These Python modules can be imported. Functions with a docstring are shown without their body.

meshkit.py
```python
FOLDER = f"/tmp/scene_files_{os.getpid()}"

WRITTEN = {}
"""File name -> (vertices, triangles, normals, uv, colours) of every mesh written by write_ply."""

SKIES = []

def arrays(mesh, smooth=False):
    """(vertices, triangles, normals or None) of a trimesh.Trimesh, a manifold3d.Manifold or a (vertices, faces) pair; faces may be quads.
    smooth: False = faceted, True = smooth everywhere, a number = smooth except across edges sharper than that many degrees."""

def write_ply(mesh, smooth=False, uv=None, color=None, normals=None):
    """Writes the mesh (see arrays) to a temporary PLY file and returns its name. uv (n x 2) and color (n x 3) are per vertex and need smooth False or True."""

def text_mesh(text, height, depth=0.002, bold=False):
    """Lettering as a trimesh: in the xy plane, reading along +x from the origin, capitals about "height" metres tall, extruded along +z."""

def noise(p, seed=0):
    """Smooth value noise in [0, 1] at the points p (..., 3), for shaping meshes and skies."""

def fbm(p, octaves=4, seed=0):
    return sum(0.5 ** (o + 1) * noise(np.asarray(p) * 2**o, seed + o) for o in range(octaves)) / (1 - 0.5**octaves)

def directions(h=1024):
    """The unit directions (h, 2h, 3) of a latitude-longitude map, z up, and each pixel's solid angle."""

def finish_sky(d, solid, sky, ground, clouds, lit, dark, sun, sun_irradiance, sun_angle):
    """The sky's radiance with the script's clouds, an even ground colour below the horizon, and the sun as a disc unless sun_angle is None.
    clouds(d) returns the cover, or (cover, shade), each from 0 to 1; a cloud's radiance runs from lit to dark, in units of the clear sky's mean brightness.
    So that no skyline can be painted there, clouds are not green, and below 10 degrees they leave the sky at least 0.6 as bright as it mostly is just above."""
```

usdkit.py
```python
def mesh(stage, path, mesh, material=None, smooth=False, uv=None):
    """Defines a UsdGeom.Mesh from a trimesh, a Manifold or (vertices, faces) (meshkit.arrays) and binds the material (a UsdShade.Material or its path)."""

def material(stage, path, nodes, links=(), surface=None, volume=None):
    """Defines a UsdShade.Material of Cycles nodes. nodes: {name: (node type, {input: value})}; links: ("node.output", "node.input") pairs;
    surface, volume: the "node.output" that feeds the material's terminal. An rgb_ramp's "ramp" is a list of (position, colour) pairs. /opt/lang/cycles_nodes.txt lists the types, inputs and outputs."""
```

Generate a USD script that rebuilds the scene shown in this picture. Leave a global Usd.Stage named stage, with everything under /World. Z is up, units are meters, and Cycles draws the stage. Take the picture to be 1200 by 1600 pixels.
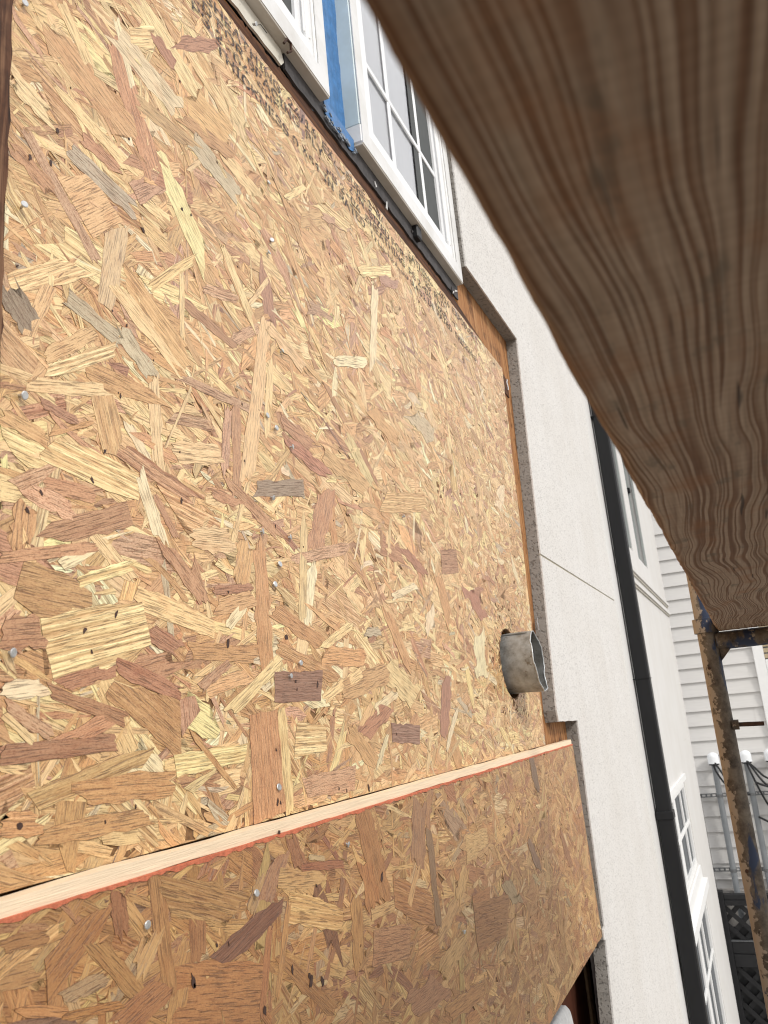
import math, random, mapbox_earcut
import numpy as np, trimesh, usdkit, meshkit
from pxr import Usd, UsdGeom, UsdLux, UsdShade, Gf, Sdf, Vt
from shapely.geometry import Polygon, Point
from shapely.ops import unary_union

stage = Usd.Stage.CreateInMemory()
UsdGeom.SetStageUpAxis(stage, 'Z'); UsdGeom.SetStageMetersPerUnit(stage, 1.0)
UsdGeom.Xform.Define(stage, '/World'); UsdGeom.Scope.Define(stage, '/World/Looks')

# ---------------------------------------------------------------- camera, sky, sun, exposure
H = 4.5                                    # height of the lens above the ground; +X runs along the wall, +Y into the wall
EXPOSURE = 0.30
cam = UsdGeom.Camera.Define(stage, '/World/camera')
RIGHT, UP, FWD = (0.40488917, -0.91018346, -0.08735464), (-0.1956146, -0.17954759, 0.96410455), (0.89319633, 0.37326765, 0.25074205)
m = Gf.Matrix4d(1.0)
for i, a in enumerate((RIGHT, UP, tuple(-c for c in FWD))):
    m.SetRow(i, Gf.Vec4d(*a, 0))
m.SetRow(3, Gf.Vec4d(0, 0, H, 1))
cam.AddTransformOp().Set(m)
cam.CreateHorizontalApertureAttr(36.0); cam.CreateFocalLengthAttr(36.0 * 1263.59 / 1200)
cam.CreateFStopAttr(18.0); cam.CreateFocusDistanceAttr(1.35)
cam.CreateClippingRangeAttr((0.01, 2000.0)); cam.CreateExposureAttr(EXPOSURE)

SUN = np.array((-0.50, -0.95, 0.90)); SUN /= np.linalg.norm(SUN)
usdkit.material(stage, '/World/Looks/overcast', {
    'sky': ('sky_texture', {'sky_type': 'single_scattering', 'sun_disc': False, 'sun_elevation': math.asin(SUN[2]), 'sun_rotation': math.atan2(SUN[0], SUN[1]), 'aerosol_density': 3.0}),
    'tc': ('texture_coordinate', {}), 'n': ('noise_texture', {'scale': 2.2, 'detail': 5.0, 'roughness': 0.55}),
    'r': ('rgb_ramp', {'ramp': [(0.3, (0.80, 0.80, 0.80)), (0.65, (0.97, 0.97, 0.97))]}),
    'cl': ('rgb_ramp', {'ramp': [(0.3, (8.2, 8.3, 8.6)), (0.7, (12.0, 11.9, 11.8))]}),
    'mx': ('mix_color', {'blend_type': 'mix', 'use_clamp': False}), 'bg': ('background_shader', {'strength': 0.10})},
    [('tc.generated', 'n.vector'), ('n.fac', 'r.fac'), ('n.fac', 'cl.fac'), ('r.color', 'mx.fac'), ('sky.color', 'mx.a'), ('cl.color', 'mx.b'), ('mx.result', 'bg.color')], surface='bg.background')
dome = UsdLux.DomeLight.Define(stage, '/World/sky')
UsdShade.MaterialBindingAPI.Apply(dome.GetPrim()).Bind(UsdShade.Material.Get(stage, '/World/Looks/overcast'))
dome.GetPrim().SetCustomDataByKey('kind', 'structure'); dome.GetPrim().SetCustomDataByKey('label', 'bright overcast sky of even pale cloud'); dome.GetPrim().SetCustomDataByKey('category', 'sky')
sun = UsdLux.DistantLight.Define(stage, '/World/sun')
sun.CreateNormalizeAttr(True); sun.CreateIntensityAttr(0.4); sun.CreateAngleAttr(10.0); sun.CreateColorAttr(Gf.Vec3f(1.0, 0.965, 0.91))
zaxis = SUN; xaxis = np.cross((0, 0, 1), zaxis); xaxis /= np.linalg.norm(xaxis); yaxis = np.cross(zaxis, xaxis)
m = Gf.Matrix4d(1.0)
for i, a in enumerate((xaxis, yaxis, zaxis)):
    m.SetRow(i, Gf.Vec4d(*map(float, a), 0))
sun.AddTransformOp().Set(m)

# ---------------------------------------------------------------- helpers
rng = np.random.default_rng(11); random.seed(11)
used = {}
def numbered(path):
    k = used.get(path, 0); used[path] = k + 1
    return path if k == 0 else f'{path}_{k:03d}'
def keys(prim, label=None, cat=None, group=None, kind=None):
    for k, v in (('label', label), ('category', cat), ('group', group), ('kind', kind)):
        if v: prim.SetCustomDataByKey(k, v)
    return prim
def thing(name, label=None, cat=None, group=None, kind=None):
    return keys(UsdGeom.Xform.Define(stage, numbered('/World/' + name)).GetPrim(), label, cat, group, kind)
def obj(name, mesh, mat, parent=None, smooth=False, label=None, cat=None, group=None, kind=None):
    if isinstance(mesh, (list, tuple)) and isinstance(mesh[0], trimesh.Trimesh): mesh = trimesh.util.concatenate(mesh)
    v, f, n = meshkit.arrays(mesh, smooth)
    path = numbered((str(parent.GetPath()) if parent else '/World') + '/' + name)
    M = UsdGeom.Mesh.Define(stage, path)
    v = v + np.array([0, 0, H])
    M.CreatePointsAttr(Vt.Vec3fArray.FromNumpy(v.astype(np.float32)))
    M.CreateFaceVertexCountsAttr(Vt.IntArray.FromNumpy(np.full(len(f), 3, np.int32))); M.CreateFaceVertexIndicesAttr(Vt.IntArray.FromNumpy(f.astype(np.int32).ravel()))
    M.CreateSubdivisionSchemeAttr('none')
    if n is not None:
        M.CreateNormalsAttr(Vt.Vec3fArray.FromNumpy(n.astype(np.float32))); M.SetNormalsInterpolation('vertex')
    UsdShade.MaterialBindingAPI.Apply(M.GetPrim()).Bind(mat)
    return keys(M.GetPrim(), label, cat, group, kind)
def cbox(x0, x1, y0, y1, z0, z1, c=0.002):
    """box with chamfered edges"""
    c = min(c, (x1 - x0) / 3, (y1 - y0) / 3, (z1 - z0) / 3); p = []
    for sx, x in ((1, x0), (-1, x1)):
        for sy, y in ((1, y0), (-1, y1)):
            for sz, z in ((1, z0), (-1, z1)):
                p += [(x, y + sy * c, z + sz * c), (x + sx * c, y, z + sz * c), (x + sx * c, y + sy * c, z)]
    return trimesh.Trimesh(p).convex_hull
def prism(poly, y0, y1):
    """polygon in the wall plane (x, z), from y0 (front) to y1 (back)"""
    poly = poly if hasattr(poly, 'geom_type') else Polygon(poly)
    out = []
    for g in getattr(poly, 'geoms', [poly]):
        t = trimesh.creation.extrude_polygon(g, y1 - y0, engine='earcut'); v = t.vertices.copy()
        t.vertices = np.stack([v[:, 0], y1 - v[:, 2], v[:, 1]], 1); out.append(t)
    return trimesh.util.concatenate(out)
def sbox(x0, x1, z0, z1): return Polygon([(x0, z0), (x1, z0), (x1, z1), (x0, z1)])
def tube(pts, r, n=10):
    pts = np.asarray(pts, float); r = np.broadcast_to(r, len(pts)); rings = []
    up = np.array([0.31, 0.42, 0.85])
    for i, p in enumerate(pts):
        d = pts[min(i + 1, len(pts) - 1)] - pts[max(i - 1, 0)]; d /= np.linalg.norm(d)
        a = np.cross(d, up); a /= np.linalg.norm(a); b = np.cross(d, a); t = np.linspace(0, 2 * np.pi, n, endpoint=False)
        rings.append(p + r[i] * (np.cos(t)[:, None] * a + np.sin(t)[:, None] * b))
    v = np.vstack(rings + [pts[:1], pts[-1:]]); f = []; m_ = len(pts)
    for i in range(m_ - 1):
        for k in range(n):
            a, b = i * n + k, i * n + (k + 1) % n
            f += [(a, b, b + n), (a, b + n, a + n)]
    for k in range(n):
        f += [(m_ * n, (k + 1) % n, k), (m_ * n + 1, (m_ - 1) * n + k, (m_ - 1) * n + (k + 1) % n)]
    return trimesh.Trimesh(v, f, process=False)
def ragged(pts, step=0.012, amp=0.0015, seed=0, closed=False):
    """a polyline with small steps and chips added"""
    g = np.random.default_rng(seed); out = []; pts = [np.array(p, float) for p in pts]
    for a, b in zip(pts[:-1], pts[1:]):
        L = np.linalg.norm(b - a); k = max(1, int(L / step)); n = np.array([-(b - a)[1], (b - a)[0]]) / L
        for i in range(k):
            out.append(a + (b - a) * (i + (0.6 * g.random() - 0.3 if i else 0)) / k + n * (g.normal() * amp if i else 0))
    out.append(pts[-1])
    return [tuple(p) for p in out]
def mat(name, nodes, links, surface='p.BSDF'):
    return usdkit.material(stage, '/World/Looks/' + name, nodes, links, surface=surface)
def plain(name, col, rough=0.6, metal=0.0, var=0.12, scale=30.0, bump=0.0, bscale=200.0, spec=0.4, stretch=(1, 1, 1)):
    n = {'g': ('geometry', {}), 'mp': ('mapping', {'scale': stretch}), 'n': ('noise_texture', {'scale': scale, 'detail': 6.0, 'roughness': 0.62}),
         'r': ('rgb_ramp', {'ramp': [(0.25, tuple(c * (1 - var) for c in col)), (0.75, tuple(min(1, c * (1 + var)) for c in col))]}),
         'p': ('principled_bsdf', {'roughness': rough, 'metallic': metal, 'specular_ior_level': spec})}
    l = [('g.position', 'mp.vector'), ('mp.vector', 'n.vector'), ('n.fac', 'r.fac'), ('r.color', 'p.base_color')]
    if bump:
        n['n2'] = ('noise_texture', {'scale': bscale, 'detail': 4.0}); n['b'] = ('bump', {'strength': bump, 'distance': 0.002})
        l += [('mp.vector', 'n2.vector'), ('n2.fac', 'b.height'), ('b.normal', 'p.normal')]
    return mat(name, n, l)
# ---------------------------------------------------------------- materials
def strand_material():
    """wood strand: grain along st.x, checks, growth bands; colour and character come with the strand"""
    n = {'uv': ('uvmap', {'attribute': 'st'}), 'tone': ('attribute', {'attribute': 'tone'}), 'sp': ('attribute', {'attribute': 'sp'}), 'ss': ('separate_xyz', {}),
         'su': ('separate_xyz', {}), 'off': ('math', {'math_type': 'multiply', 'value2': 37.0}), 'co': ('combine_xyz', {}),
         'm1': ('mapping', {'scale': (45, 900, 1)}), 'f1': ('noise_texture', {'scale': 1.0, 'detail': 4.0, 'roughness': 0.6}),
         'm2': ('mapping', {'scale': (38, 820, 1), 'location': (3.1, 7.7, 2.0)}), 'f2': ('noise_texture', {'scale': 1.0, 'detail': 2.0, 'roughness': 0.5}),
         'm3': ('mapping', {'scale': (9, 34, 1)}), 'f3': ('noise_texture', {'scale': 1.0, 'detail': 2.0}),
         'm4': ('mapping', {'scale': (330, 800, 1)}), 'f4': ('noise_texture', {'scale': 1.0, 'detail': 3.0, 'roughness': 0.7}),
         'm5': ('mapping', {'scale': (30, 45, 1), 'location': (11, 5, 3)}), 'f5': ('noise_texture', {'scale': 1.0, 'detail': 3.0}),
         'r1': ('rgb_ramp', {'ramp': [(0.25, (0.58, 0.48, 0.38)), (0.46, (0.98, 0.97, 0.95)), (0.75, (1.16, 1.17, 1.16))]}),
         'x1': ('mix_color', {'blend_type': 'multiply', 'fac': 0.8, 'use_clamp': False}),
         'r2': ('rgb_ramp', {'ramp': [(0.56, (0, 0, 0)), (0.67, (1, 1, 1))]}), 'k2': ('math', {'math_type': 'multiply', 'value2': 0.60}),
         'x2': ('mix_color', {'blend_type': 'mix', 'b': (0.15, 0.062, 0.024)}),
         'b1': ('math', {'math_type': 'multiply_add', 'value2': 0.008}), 'b2': ('combine_xyz', {}), 'mb': ('mapping', {'scale': (4, 290, 1)}), 'b3': ('noise_texture', {'scale': 1.0, 'detail': 1.0, 'roughness': 0.4}),
         'b4': ('map_range', {'from_min': 0.50, 'from_max': 0.66}), 'b5': ('math', {'math_type': 'multiply'}), 'b6': ('math', {'math_type': 'multiply', 'value2': 0.55}),
         'x3': ('mix_color', {'blend_type': 'multiply', 'b': (0.60, 0.42, 0.28), 'use_clamp': False}),
         'r4': ('rgb_ramp', {'ramp': [(0.50, (0, 0, 0)), (0.62, (1, 1, 1))]}), 'k4': ('math', {'math_type': 'multiply'}), 'x4': ('mix_color', {'blend_type': 'multiply', 'b': (0.60, 0.44, 0.36)}),
         'r5': ('rgb_ramp', {'ramp': [(0.5, (0, 0, 0)), (0.72, (1, 1, 1))]}), 'k5': ('math', {'math_type': 'multiply', 'value2': 0.4}), 'x5': ('mix_color', {'blend_type': 'multiply', 'b': (0.72, 0.50, 0.36)}),
         'h1': ('math', {'math_type': 'multiply_add', 'value2': 0.5}), 'h2': ('math', {'math_type': 'multiply_add', 'value2': -0.5}), 'inv': ('math', {'math_type': 'multiply', 'value2': -1.2}),
         'bp': ('bump', {'strength': 0.75, 'distance': 0.0009}),
         'p': ('principled_bsdf', {'roughness': 0.40, 'specular_ior_level': 0.85})}
    l = [('sp.vector', 'ss.vector'), ('uv.UV', 'su.vector'), ('ss.x', 'off.value1'), ('su.x', 'co.x'), ('su.y', 'co.y'), ('off.value', 'co.z')]
    for k in '12345':
        l += [('co.vector', f'm{k}.vector'), (f'm{k}.vector', f'f{k}.vector')]
    l += [('tone.color', 'x5.a'), ('f5.fac', 'r5.fac'), ('r5.color', 'k5.value1'), ('k5.value', 'x5.fac'), ('x5.result', 'x1.a'), ('f1.fac', 'r1.fac'), ('r1.color', 'x1.b'),
          ('f3.fac', 'b1.value1'), ('su.y', 'b1.value3'), ('b1.value', 'b2.y'), ('su.x', 'b2.x'), ('off.value', 'b2.z'), ('b2.vector', 'mb.vector'), ('mb.vector', 'b3.vector'), ('b3.fac', 'b4.value'), ('b4.result', 'b5.value1'), ('ss.y', 'b5.value2'), ('b5.value', 'b6.value1'),
          ('x1.result', 'x3.a'), ('b6.value', 'x3.fac'), ('x3.result', 'x4.a'), ('f4.fac', 'r4.fac'), ('r4.color', 'k4.value1'), ('ss.z', 'k4.value2'), ('k4.value', 'x4.fac'),
          ('x4.result', 'x2.a'), ('f2.fac', 'r2.fac'), ('r2.color', 'k2.value1'), ('k2.value', 'x2.fac'), ('x2.result', 'p.base_color'),
          ('r2.color', 'inv.value1'), ('f1.fac', 'h1.value1'), ('inv.value', 'h1.value3'), ('b5.value', 'h2.value1'), ('h1.value', 'h2.value3'), ('h2.value', 'bp.height'), ('bp.normal', 'p.normal')]
    return mat('wood_strand', n, l)
M = {}
M['strand'] = strand_material()
M['board_core'] = plain('board_core', (0.20, 0.105, 0.045), 0.8, var=0.5, scale=160, bump=0.6, bscale=400)
M['board_edge'] = plain('board_edge', (0.34, 0.19, 0.085), 0.8, var=0.5, scale=90, stretch=(0.3, 4, 4), bump=0.6, bscale=300)
M['batten'] = plain('fresh_pine', (0.85, 0.68, 0.48), 0.6, var=0.16, scale=30, stretch=(0.5, 12, 16), bump=0.35, bscale=60)
M['red_paint'] = plain('red_edge_paint', (0.56, 0.165, 0.085), 0.75, var=0.35, scale=140, bump=0.6, bscale=500)
M['zinc'] = plain('zinc_nail', (0.55, 0.55, 0.54), 0.42, 0.85, var=0.25, scale=300)
M['resin'] = plain('dark_resin', (0.060, 0.030, 0.022), 0.6, var=0.4, scale=300)
M['ink'] = mat('grey_ink', {'g': ('geometry', {}), 'mp': ('mapping', {'scale': (1, 1, 1.6)}), 'n': ('noise_texture', {'scale': 210.0, 'detail': 5.0, 'roughness': 0.7}), 'r': ('rgb_ramp', {'ramp': [(0.40, (0, 0, 0)), (0.58, (0.68, 0.68, 0.68))]}),
    'd': ('diffuse_bsdf', {'color': (0.055, 0.055, 0.062)}), 't': ('transparent_bsdf', {}), 'mx': ('mix_closure', {})},
    [('g.position', 'mp.vector'), ('mp.vector', 'n.vector'), ('n.fac', 'r.fac'), ('r.color', 'mx.fac'), ('t.BSDF', 'mx.closure1'), ('d.BSDF', 'mx.closure2')], surface='mx.closure')
def stucco(name, col, pit=0.55, scale=260.0, bump=0.5):
    return mat(name, {'g': ('geometry', {}), 'n': ('noise_texture', {'scale': scale, 'detail': 3.0, 'roughness': 0.6}), 'n2': ('noise_texture', {'scale': 3.0, 'detail': 5.0, 'roughness': 0.6}),
        'v': ('noise_texture', {'scale': scale * 0.55, 'detail': 2.0, 'roughness': 0.5}), 'rv': ('rgb_ramp', {'ramp': [(0.35, (1, 1, 1)), (0.44, (0, 0, 0))]}), 'k': ('math', {'math_type': 'multiply', 'value2': pit}),
        'mp': ('mapping', {'scale': (14, 14, 1.2)}), 'n3': ('noise_texture', {'scale': 1.0, 'detail': 4.0}), 'r3': ('rgb_ramp', {'ramp': [(0.35, (0.975, 0.972, 0.968)), (0.6, (1, 1, 1))]}), 'm3': ('mix_color', {'blend_type': 'multiply', 'fac': 1.0}),
        'r2': ('rgb_ramp', {'ramp': [(0.3, tuple(c * k for c, k in zip(col, (0.95, 0.94, 0.925)))), (0.65, col)]}), 'mx': ('mix_color', {'blend_type': 'mix', 'b': tuple(c * 0.50 for c in col)}),
        'h': ('math', {'math_type': 'multiply_add', 'value2': -1.4}), 'bp': ('bump', {'strength': bump, 'distance': 0.0016}), 'p': ('principled_bsdf', {'roughness': 0.88, 'specular_ior_level': 0.25})},
        [('g.position', 'n.vector'), ('g.position', 'n2.vector'), ('g.position', 'v.vector'), ('v.fac', 'rv.fac'), ('rv.color', 'k.value1'), ('n2.fac', 'r2.fac'), ('g.position', 'mp.vector'), ('mp.vector', 'n3.vector'), ('n3.fac', 'r3.fac'),
         ('r2.color', 'm3.a'), ('r3.color', 'm3.b'), ('m3.result', 'mx.a'), ('k.value', 'mx.fac'), ('mx.result', 'p.base_color'), ('rv.color', 'h.value1'), ('n.fac', 'h.value3'), ('h.value', 'bp.height'), ('bp.normal', 'p.normal')])
M['stucco'] = stucco('white_stucco', (0.70, 0.68, 0.655), 0.40)
M['stucco_smooth'] = stucco('smooth_stucco', (0.67, 0.66, 0.645), 0.15, 330.0, 0.22)
M['cement'] = stucco('grey_cement', (0.30, 0.28, 0.255), 0.6, 220.0, 0.9)
def wood(name, cols, scale=1.0, axis='z', bump=0.6, rough=0.75, stain=0.5):
    s = {'z': (90, 90, 5), 'x': (5, 90, 90)}[axis]
    return mat(name, {'g': ('geometry', {}), 'mp': ('mapping', {'scale': tuple(c * scale for c in s)}), 'n': ('noise_texture', {'scale': 1.0, 'detail': 5.0, 'roughness': 0.65, 'distortion': 0.4}),
        'r': ('rgb_ramp', {'ramp': [(0.28, cols[0]), (0.5, cols[1]), (0.72, cols[2])]}), 'n2': ('noise_texture', {'scale': 14.0, 'detail': 5.0, 'roughness': 0.7}), 'r2': ('rgb_ramp', {'ramp': [(0.52, (0, 0, 0)), (0.66, (1, 1, 1))]}),
        'k': ('math', {'math_type': 'multiply', 'value2': stain}), 'mx': ('mix_color', {'blend_type': 'multiply', 'b': (0.22, 0.17, 0.14)}), 'bp': ('bump', {'strength': bump, 'distance': 0.002}), 'p': ('principled_bsdf', {'roughness': rough, 'specular_ior_level': 0.3})},
        [('g.position', 'mp.vector'), ('mp.vector', 'n.vector'), ('n.fac', 'r.fac'), ('g.position', 'n2.vector'), ('n2.fac', 'r2.fac'), ('r2.color', 'k.value1'), ('r.color', 'mx.a'), ('k.value', 'mx.fac'), ('mx.result', 'p.base_color'), ('n.fac', 'bp.height'), ('bp.normal', 'p.normal')])
M['old_wood'] = wood('orange_old_wood', [(0.10, 0.04, 0.018), (0.36, 0.16, 0.055), (0.52, 0.29, 0.13)], stain=.75)
M['rotten_wood'] = wood('dark_rotten_wood', [(0.02, 0.010, 0.006), (0.10, 0.040, 0.018), (0.24, 0.13, 0.07)], 1.6, bump=1.0)
M['brown_edge'] = wood('brown_sheathing_edge', [(0.02, 0.008, 0.004), (0.085, 0.032, 0.012), (0.20, 0.085, 0.03)], 0.8, 'x', bump=1.0)
M['red_brown'] = wood('red_brown_stain', [(0.045, 0.012, 0.006), (0.075, 0.022, 0.010), (0.10, 0.032, 0.014)], 0.4, bump=0.15, stain=0.2)
M['stud'] = wood('tan_stud', [(0.18, 0.11, 0.06), (0.30, 0.19, 0.11), (0.40, 0.27, 0.16)], 0.7)
M['grey_wood'] = wood('grey_weathered_wood', [(0.035, 0.032, 0.030), (0.13, 0.12, 0.115), (0.24, 0.225, 0.215)], 0.8, bump=1.0)
def paint(name, col, chip=0.72, dirt=(0.30, 0.26, 0.21), rough=0.42, cs=45.0):
    return mat(name, {'g': ('geometry', {}), 'n': ('noise_texture', {'scale': cs, 'detail': 6.0, 'roughness': 0.72}), 'r': ('rgb_ramp', {'ramp': [(chip, (0, 0, 0)), (chip + 0.03, (1, 1, 1))]}),
        'n2': ('noise_texture', {'scale': 7.0, 'detail': 5.0, 'roughness': 0.65}), 'r2': ('rgb_ramp', {'ramp': [(0.3, tuple(c * k for c, k in zip(col, (0.80, 0.78, 0.74)))), (0.6, col)]}), 'mx': ('mix_color', {'blend_type': 'mix', 'b': dirt}),
        'bp': ('bump', {'strength': 0.25, 'distance': 0.001}), 'p': ('principled_bsdf', {'roughness': rough, 'specular_ior_level': 0.4})},
        [('g.position', 'n.vector'), ('g.position', 'n2.vector'), ('n.fac', 'r.fac'), ('n2.fac', 'r2.fac'), ('r2.color', 'mx.a'), ('r.color', 'mx.fac'), ('mx.result', 'p.base_color'), ('n.fac', 'bp.height'), ('bp.normal', 'p.normal')])
M['white_paint'] = paint('white_window_paint', (0.74, 0.74, 0.735), 0.69)
M['sill_shade'] = paint('shaded_sill_underside', (0.62, 0.585, 0.53), 0.68, (0.22, 0.17, 0.12))  # window paint darkened for the underside, its shade put into the colour
M['jamb_shade'] = paint('sky_shaded_jamb', (0.55, 0.65, 0.69), 0.70, (0.35, 0.37, 0.36))  # white paint tinted blue, bluish sky shade painted into it
M['apron_paint'] = paint('cream_apron', (0.72, 0.69, 0.61), 0.66, (0.16, 0.10, 0.06), cs=60)
M['vinyl'] = plain('white_vinyl', (0.80, 0.81, 0.82), 0.35, var=0.03)
M['membrane'] = plain('blue_membrane', (0.045, 0.17, 0.40), 0.38, var=0.3, scale=40, bump=0.8, bscale=110)
M['felt'] = plain('grey_felt', (0.055, 0.050, 0.050), 0.7, var=0.5, scale=50, bump=0.7, bscale=180)
M['sky_reflection'] = plain('white_sky_reflection', (0.93, 0.93, 0.95), 0.9, var=0.02, scale=8, stretch=(8, 8, 0.6))  # white that imitates bright sky mirrored in the panes
M['grey_sheet'] = plain('grey_sheet_tone', (0.075, 0.08, 0.08), 0.8, var=0.1)
def glass(name, tint=(1, 1, 1), base=0.0):
    return mat(name, {'f': ('fresnel', {'IOR': 1.5}), 't': ('transparent_bsdf', {'color': tint}), 'g': ('glossy_bsdf', {'color': (1, 1, 1), 'roughness': 0.02}), 'mx': ('mix_closure', {})},
        [('f.fac', 'mx.fac'), ('t.BSDF', 'mx.closure1'), ('g.BSDF', 'mx.closure2')], surface='mx.closure')
M['glass'] = glass('window_glass', (0.985, 0.99, 0.99))
M['glass_dim'] = mat('dimmed_glass', {'f': ('fresnel', {'IOR': 1.5}), 't': ('transparent_bsdf', {'color': (.9, .92, .92)}), 'g': ('glossy_bsdf', {'color': (.5, .5, .5), 'roughness': 0.03}), 'd': ('diffuse_bsdf', {'color': (.15, .16, .17)}), 'mx': ('mix_closure', {}), 'm2': ('mix_closure', {'fac': .65})},
    [('f.fac', 'mx.fac'), ('t.BSDF', 'mx.closure1'), ('g.BSDF', 'mx.closure2'), ('mx.closure', 'm2.closure1'), ('d.BSDF', 'm2.closure2')], surface='m2.closure')  # grey mixed into the glass to dim its reflection
M['track'] = plain('grey_green_track', (.34, .365, .355), .5, var=.1, scale=20)
M['room'] = plain('unlit_interior_tone', (0.10, 0.105, 0.11), 0.9, var=0.2, scale=2)  # dark colour stands in for unlit space behind glass and walls
M['black_metal'] = plain('black_painted_metal', (0.008, 0.008, 0.009), 0.45, var=0.3, scale=12, stretch=(1, 1, 0.3), bump=0.08, bscale=300, spec=0.3)
M['black_wood'] = plain('black_painted_lattice', (0.010, 0.010, 0.011), 0.5, var=0.4, scale=20, bump=0.2)
M['siding'] = plain('cream_siding', (0.64, 0.625, 0.605), 0.6, var=0.045, scale=18, stretch=(1, 0.4, 5), bump=0.12, bscale=40)
M['trim'] = plain('white_trim_board', (0.80, 0.80, 0.79), 0.5, var=0.03)
M['ledge'] = plain('grey_concrete_ledge', (0.34, 0.32, 0.30), 0.85, var=0.2, scale=40, bump=0.5)
M['blind'] = plain('tan_blind', (0.42, 0.34, 0.22), 0.6, var=0.2)
M['pvc'] = plain('grey_conduit', (0.20, 0.212, 0.222), 0.45, var=0.08, scale=20)
M['cap'] = plain('white_plastic_cap', (0.80, 0.82, 0.84), 0.4, var=0.03)
M['cable'] = plain('black_cable', (0.012, 0.012, 0.013), 0.45, var=0.2)
M['strut'] = plain('galvanised_strut', (0.16, 0.165, 0.17), 0.5, 0.5, var=0.3, scale=80)
def galvanised():
    return mat('galvanised_duct', {'g': ('geometry', {}), 'n': ('noise_texture', {'scale': 26.0, 'detail': 6.0, 'roughness': 0.65}), 'r': ('rgb_ramp', {'ramp': [(0.3, (0.17, 0.16, 0.14)), (0.5, (0.31, 0.305, 0.285)), (0.7, (0.42, 0.43, 0.425))]}),
        'n2': ('noise_texture', {'scale': 34.0, 'detail': 6.0, 'roughness': 0.75}), 'r2': ('rgb_ramp', {'ramp': [(0.56, (0, 0, 0)), (0.66, (1, 1, 1))]}), 'mx': ('mix_color', {'blend_type': 'mix', 'b': (0.11, 0.075, 0.04)}),
        'r3': ('rgb_ramp', {'ramp': [(0.56, (0.62, 0.62, 0.62)), (0.66, (0.0, 0.0, 0.0))]}), 'bp': ('bump', {'strength': 0.3, 'distance': 0.002}), 'p': ('principled_bsdf', {'roughness': 0.5})},
        [('g.position', 'n.vector'), ('g.position', 'n2.vector'), ('n.fac', 'r.fac'), ('n2.fac', 'r2.fac'), ('r.color', 'mx.a'), ('r2.color', 'mx.fac'), ('mx.result', 'p.base_color'), ('n2.fac', 'r3.fac'), ('r3.color', 'p.metallic'), ('n.fac', 'bp.height'), ('bp.normal', 'p.normal')])
M['duct'] = galvanised()
M['plastic_film'] = mat('clear_film', {'t': ('transparent_bsdf', {'color': (0.9, 0.94, 0.95)}), 'g': ('glossy_bsdf', {'roughness': 0.12}), 'd': ('diffuse_bsdf', {'color': (0.45, 0.47, 0.47)}), 'm1': ('mix_closure', {'fac': 0.35}), 'm2': ('mix_closure', {'fac': 0.75})},
    [('t.BSDF', 'm1.closure1'), ('g.BSDF', 'm1.closure2'), ('m1.closure', 'm2.closure1'), ('d.BSDF', 'm2.closure2')], surface='m2.closure')
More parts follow.
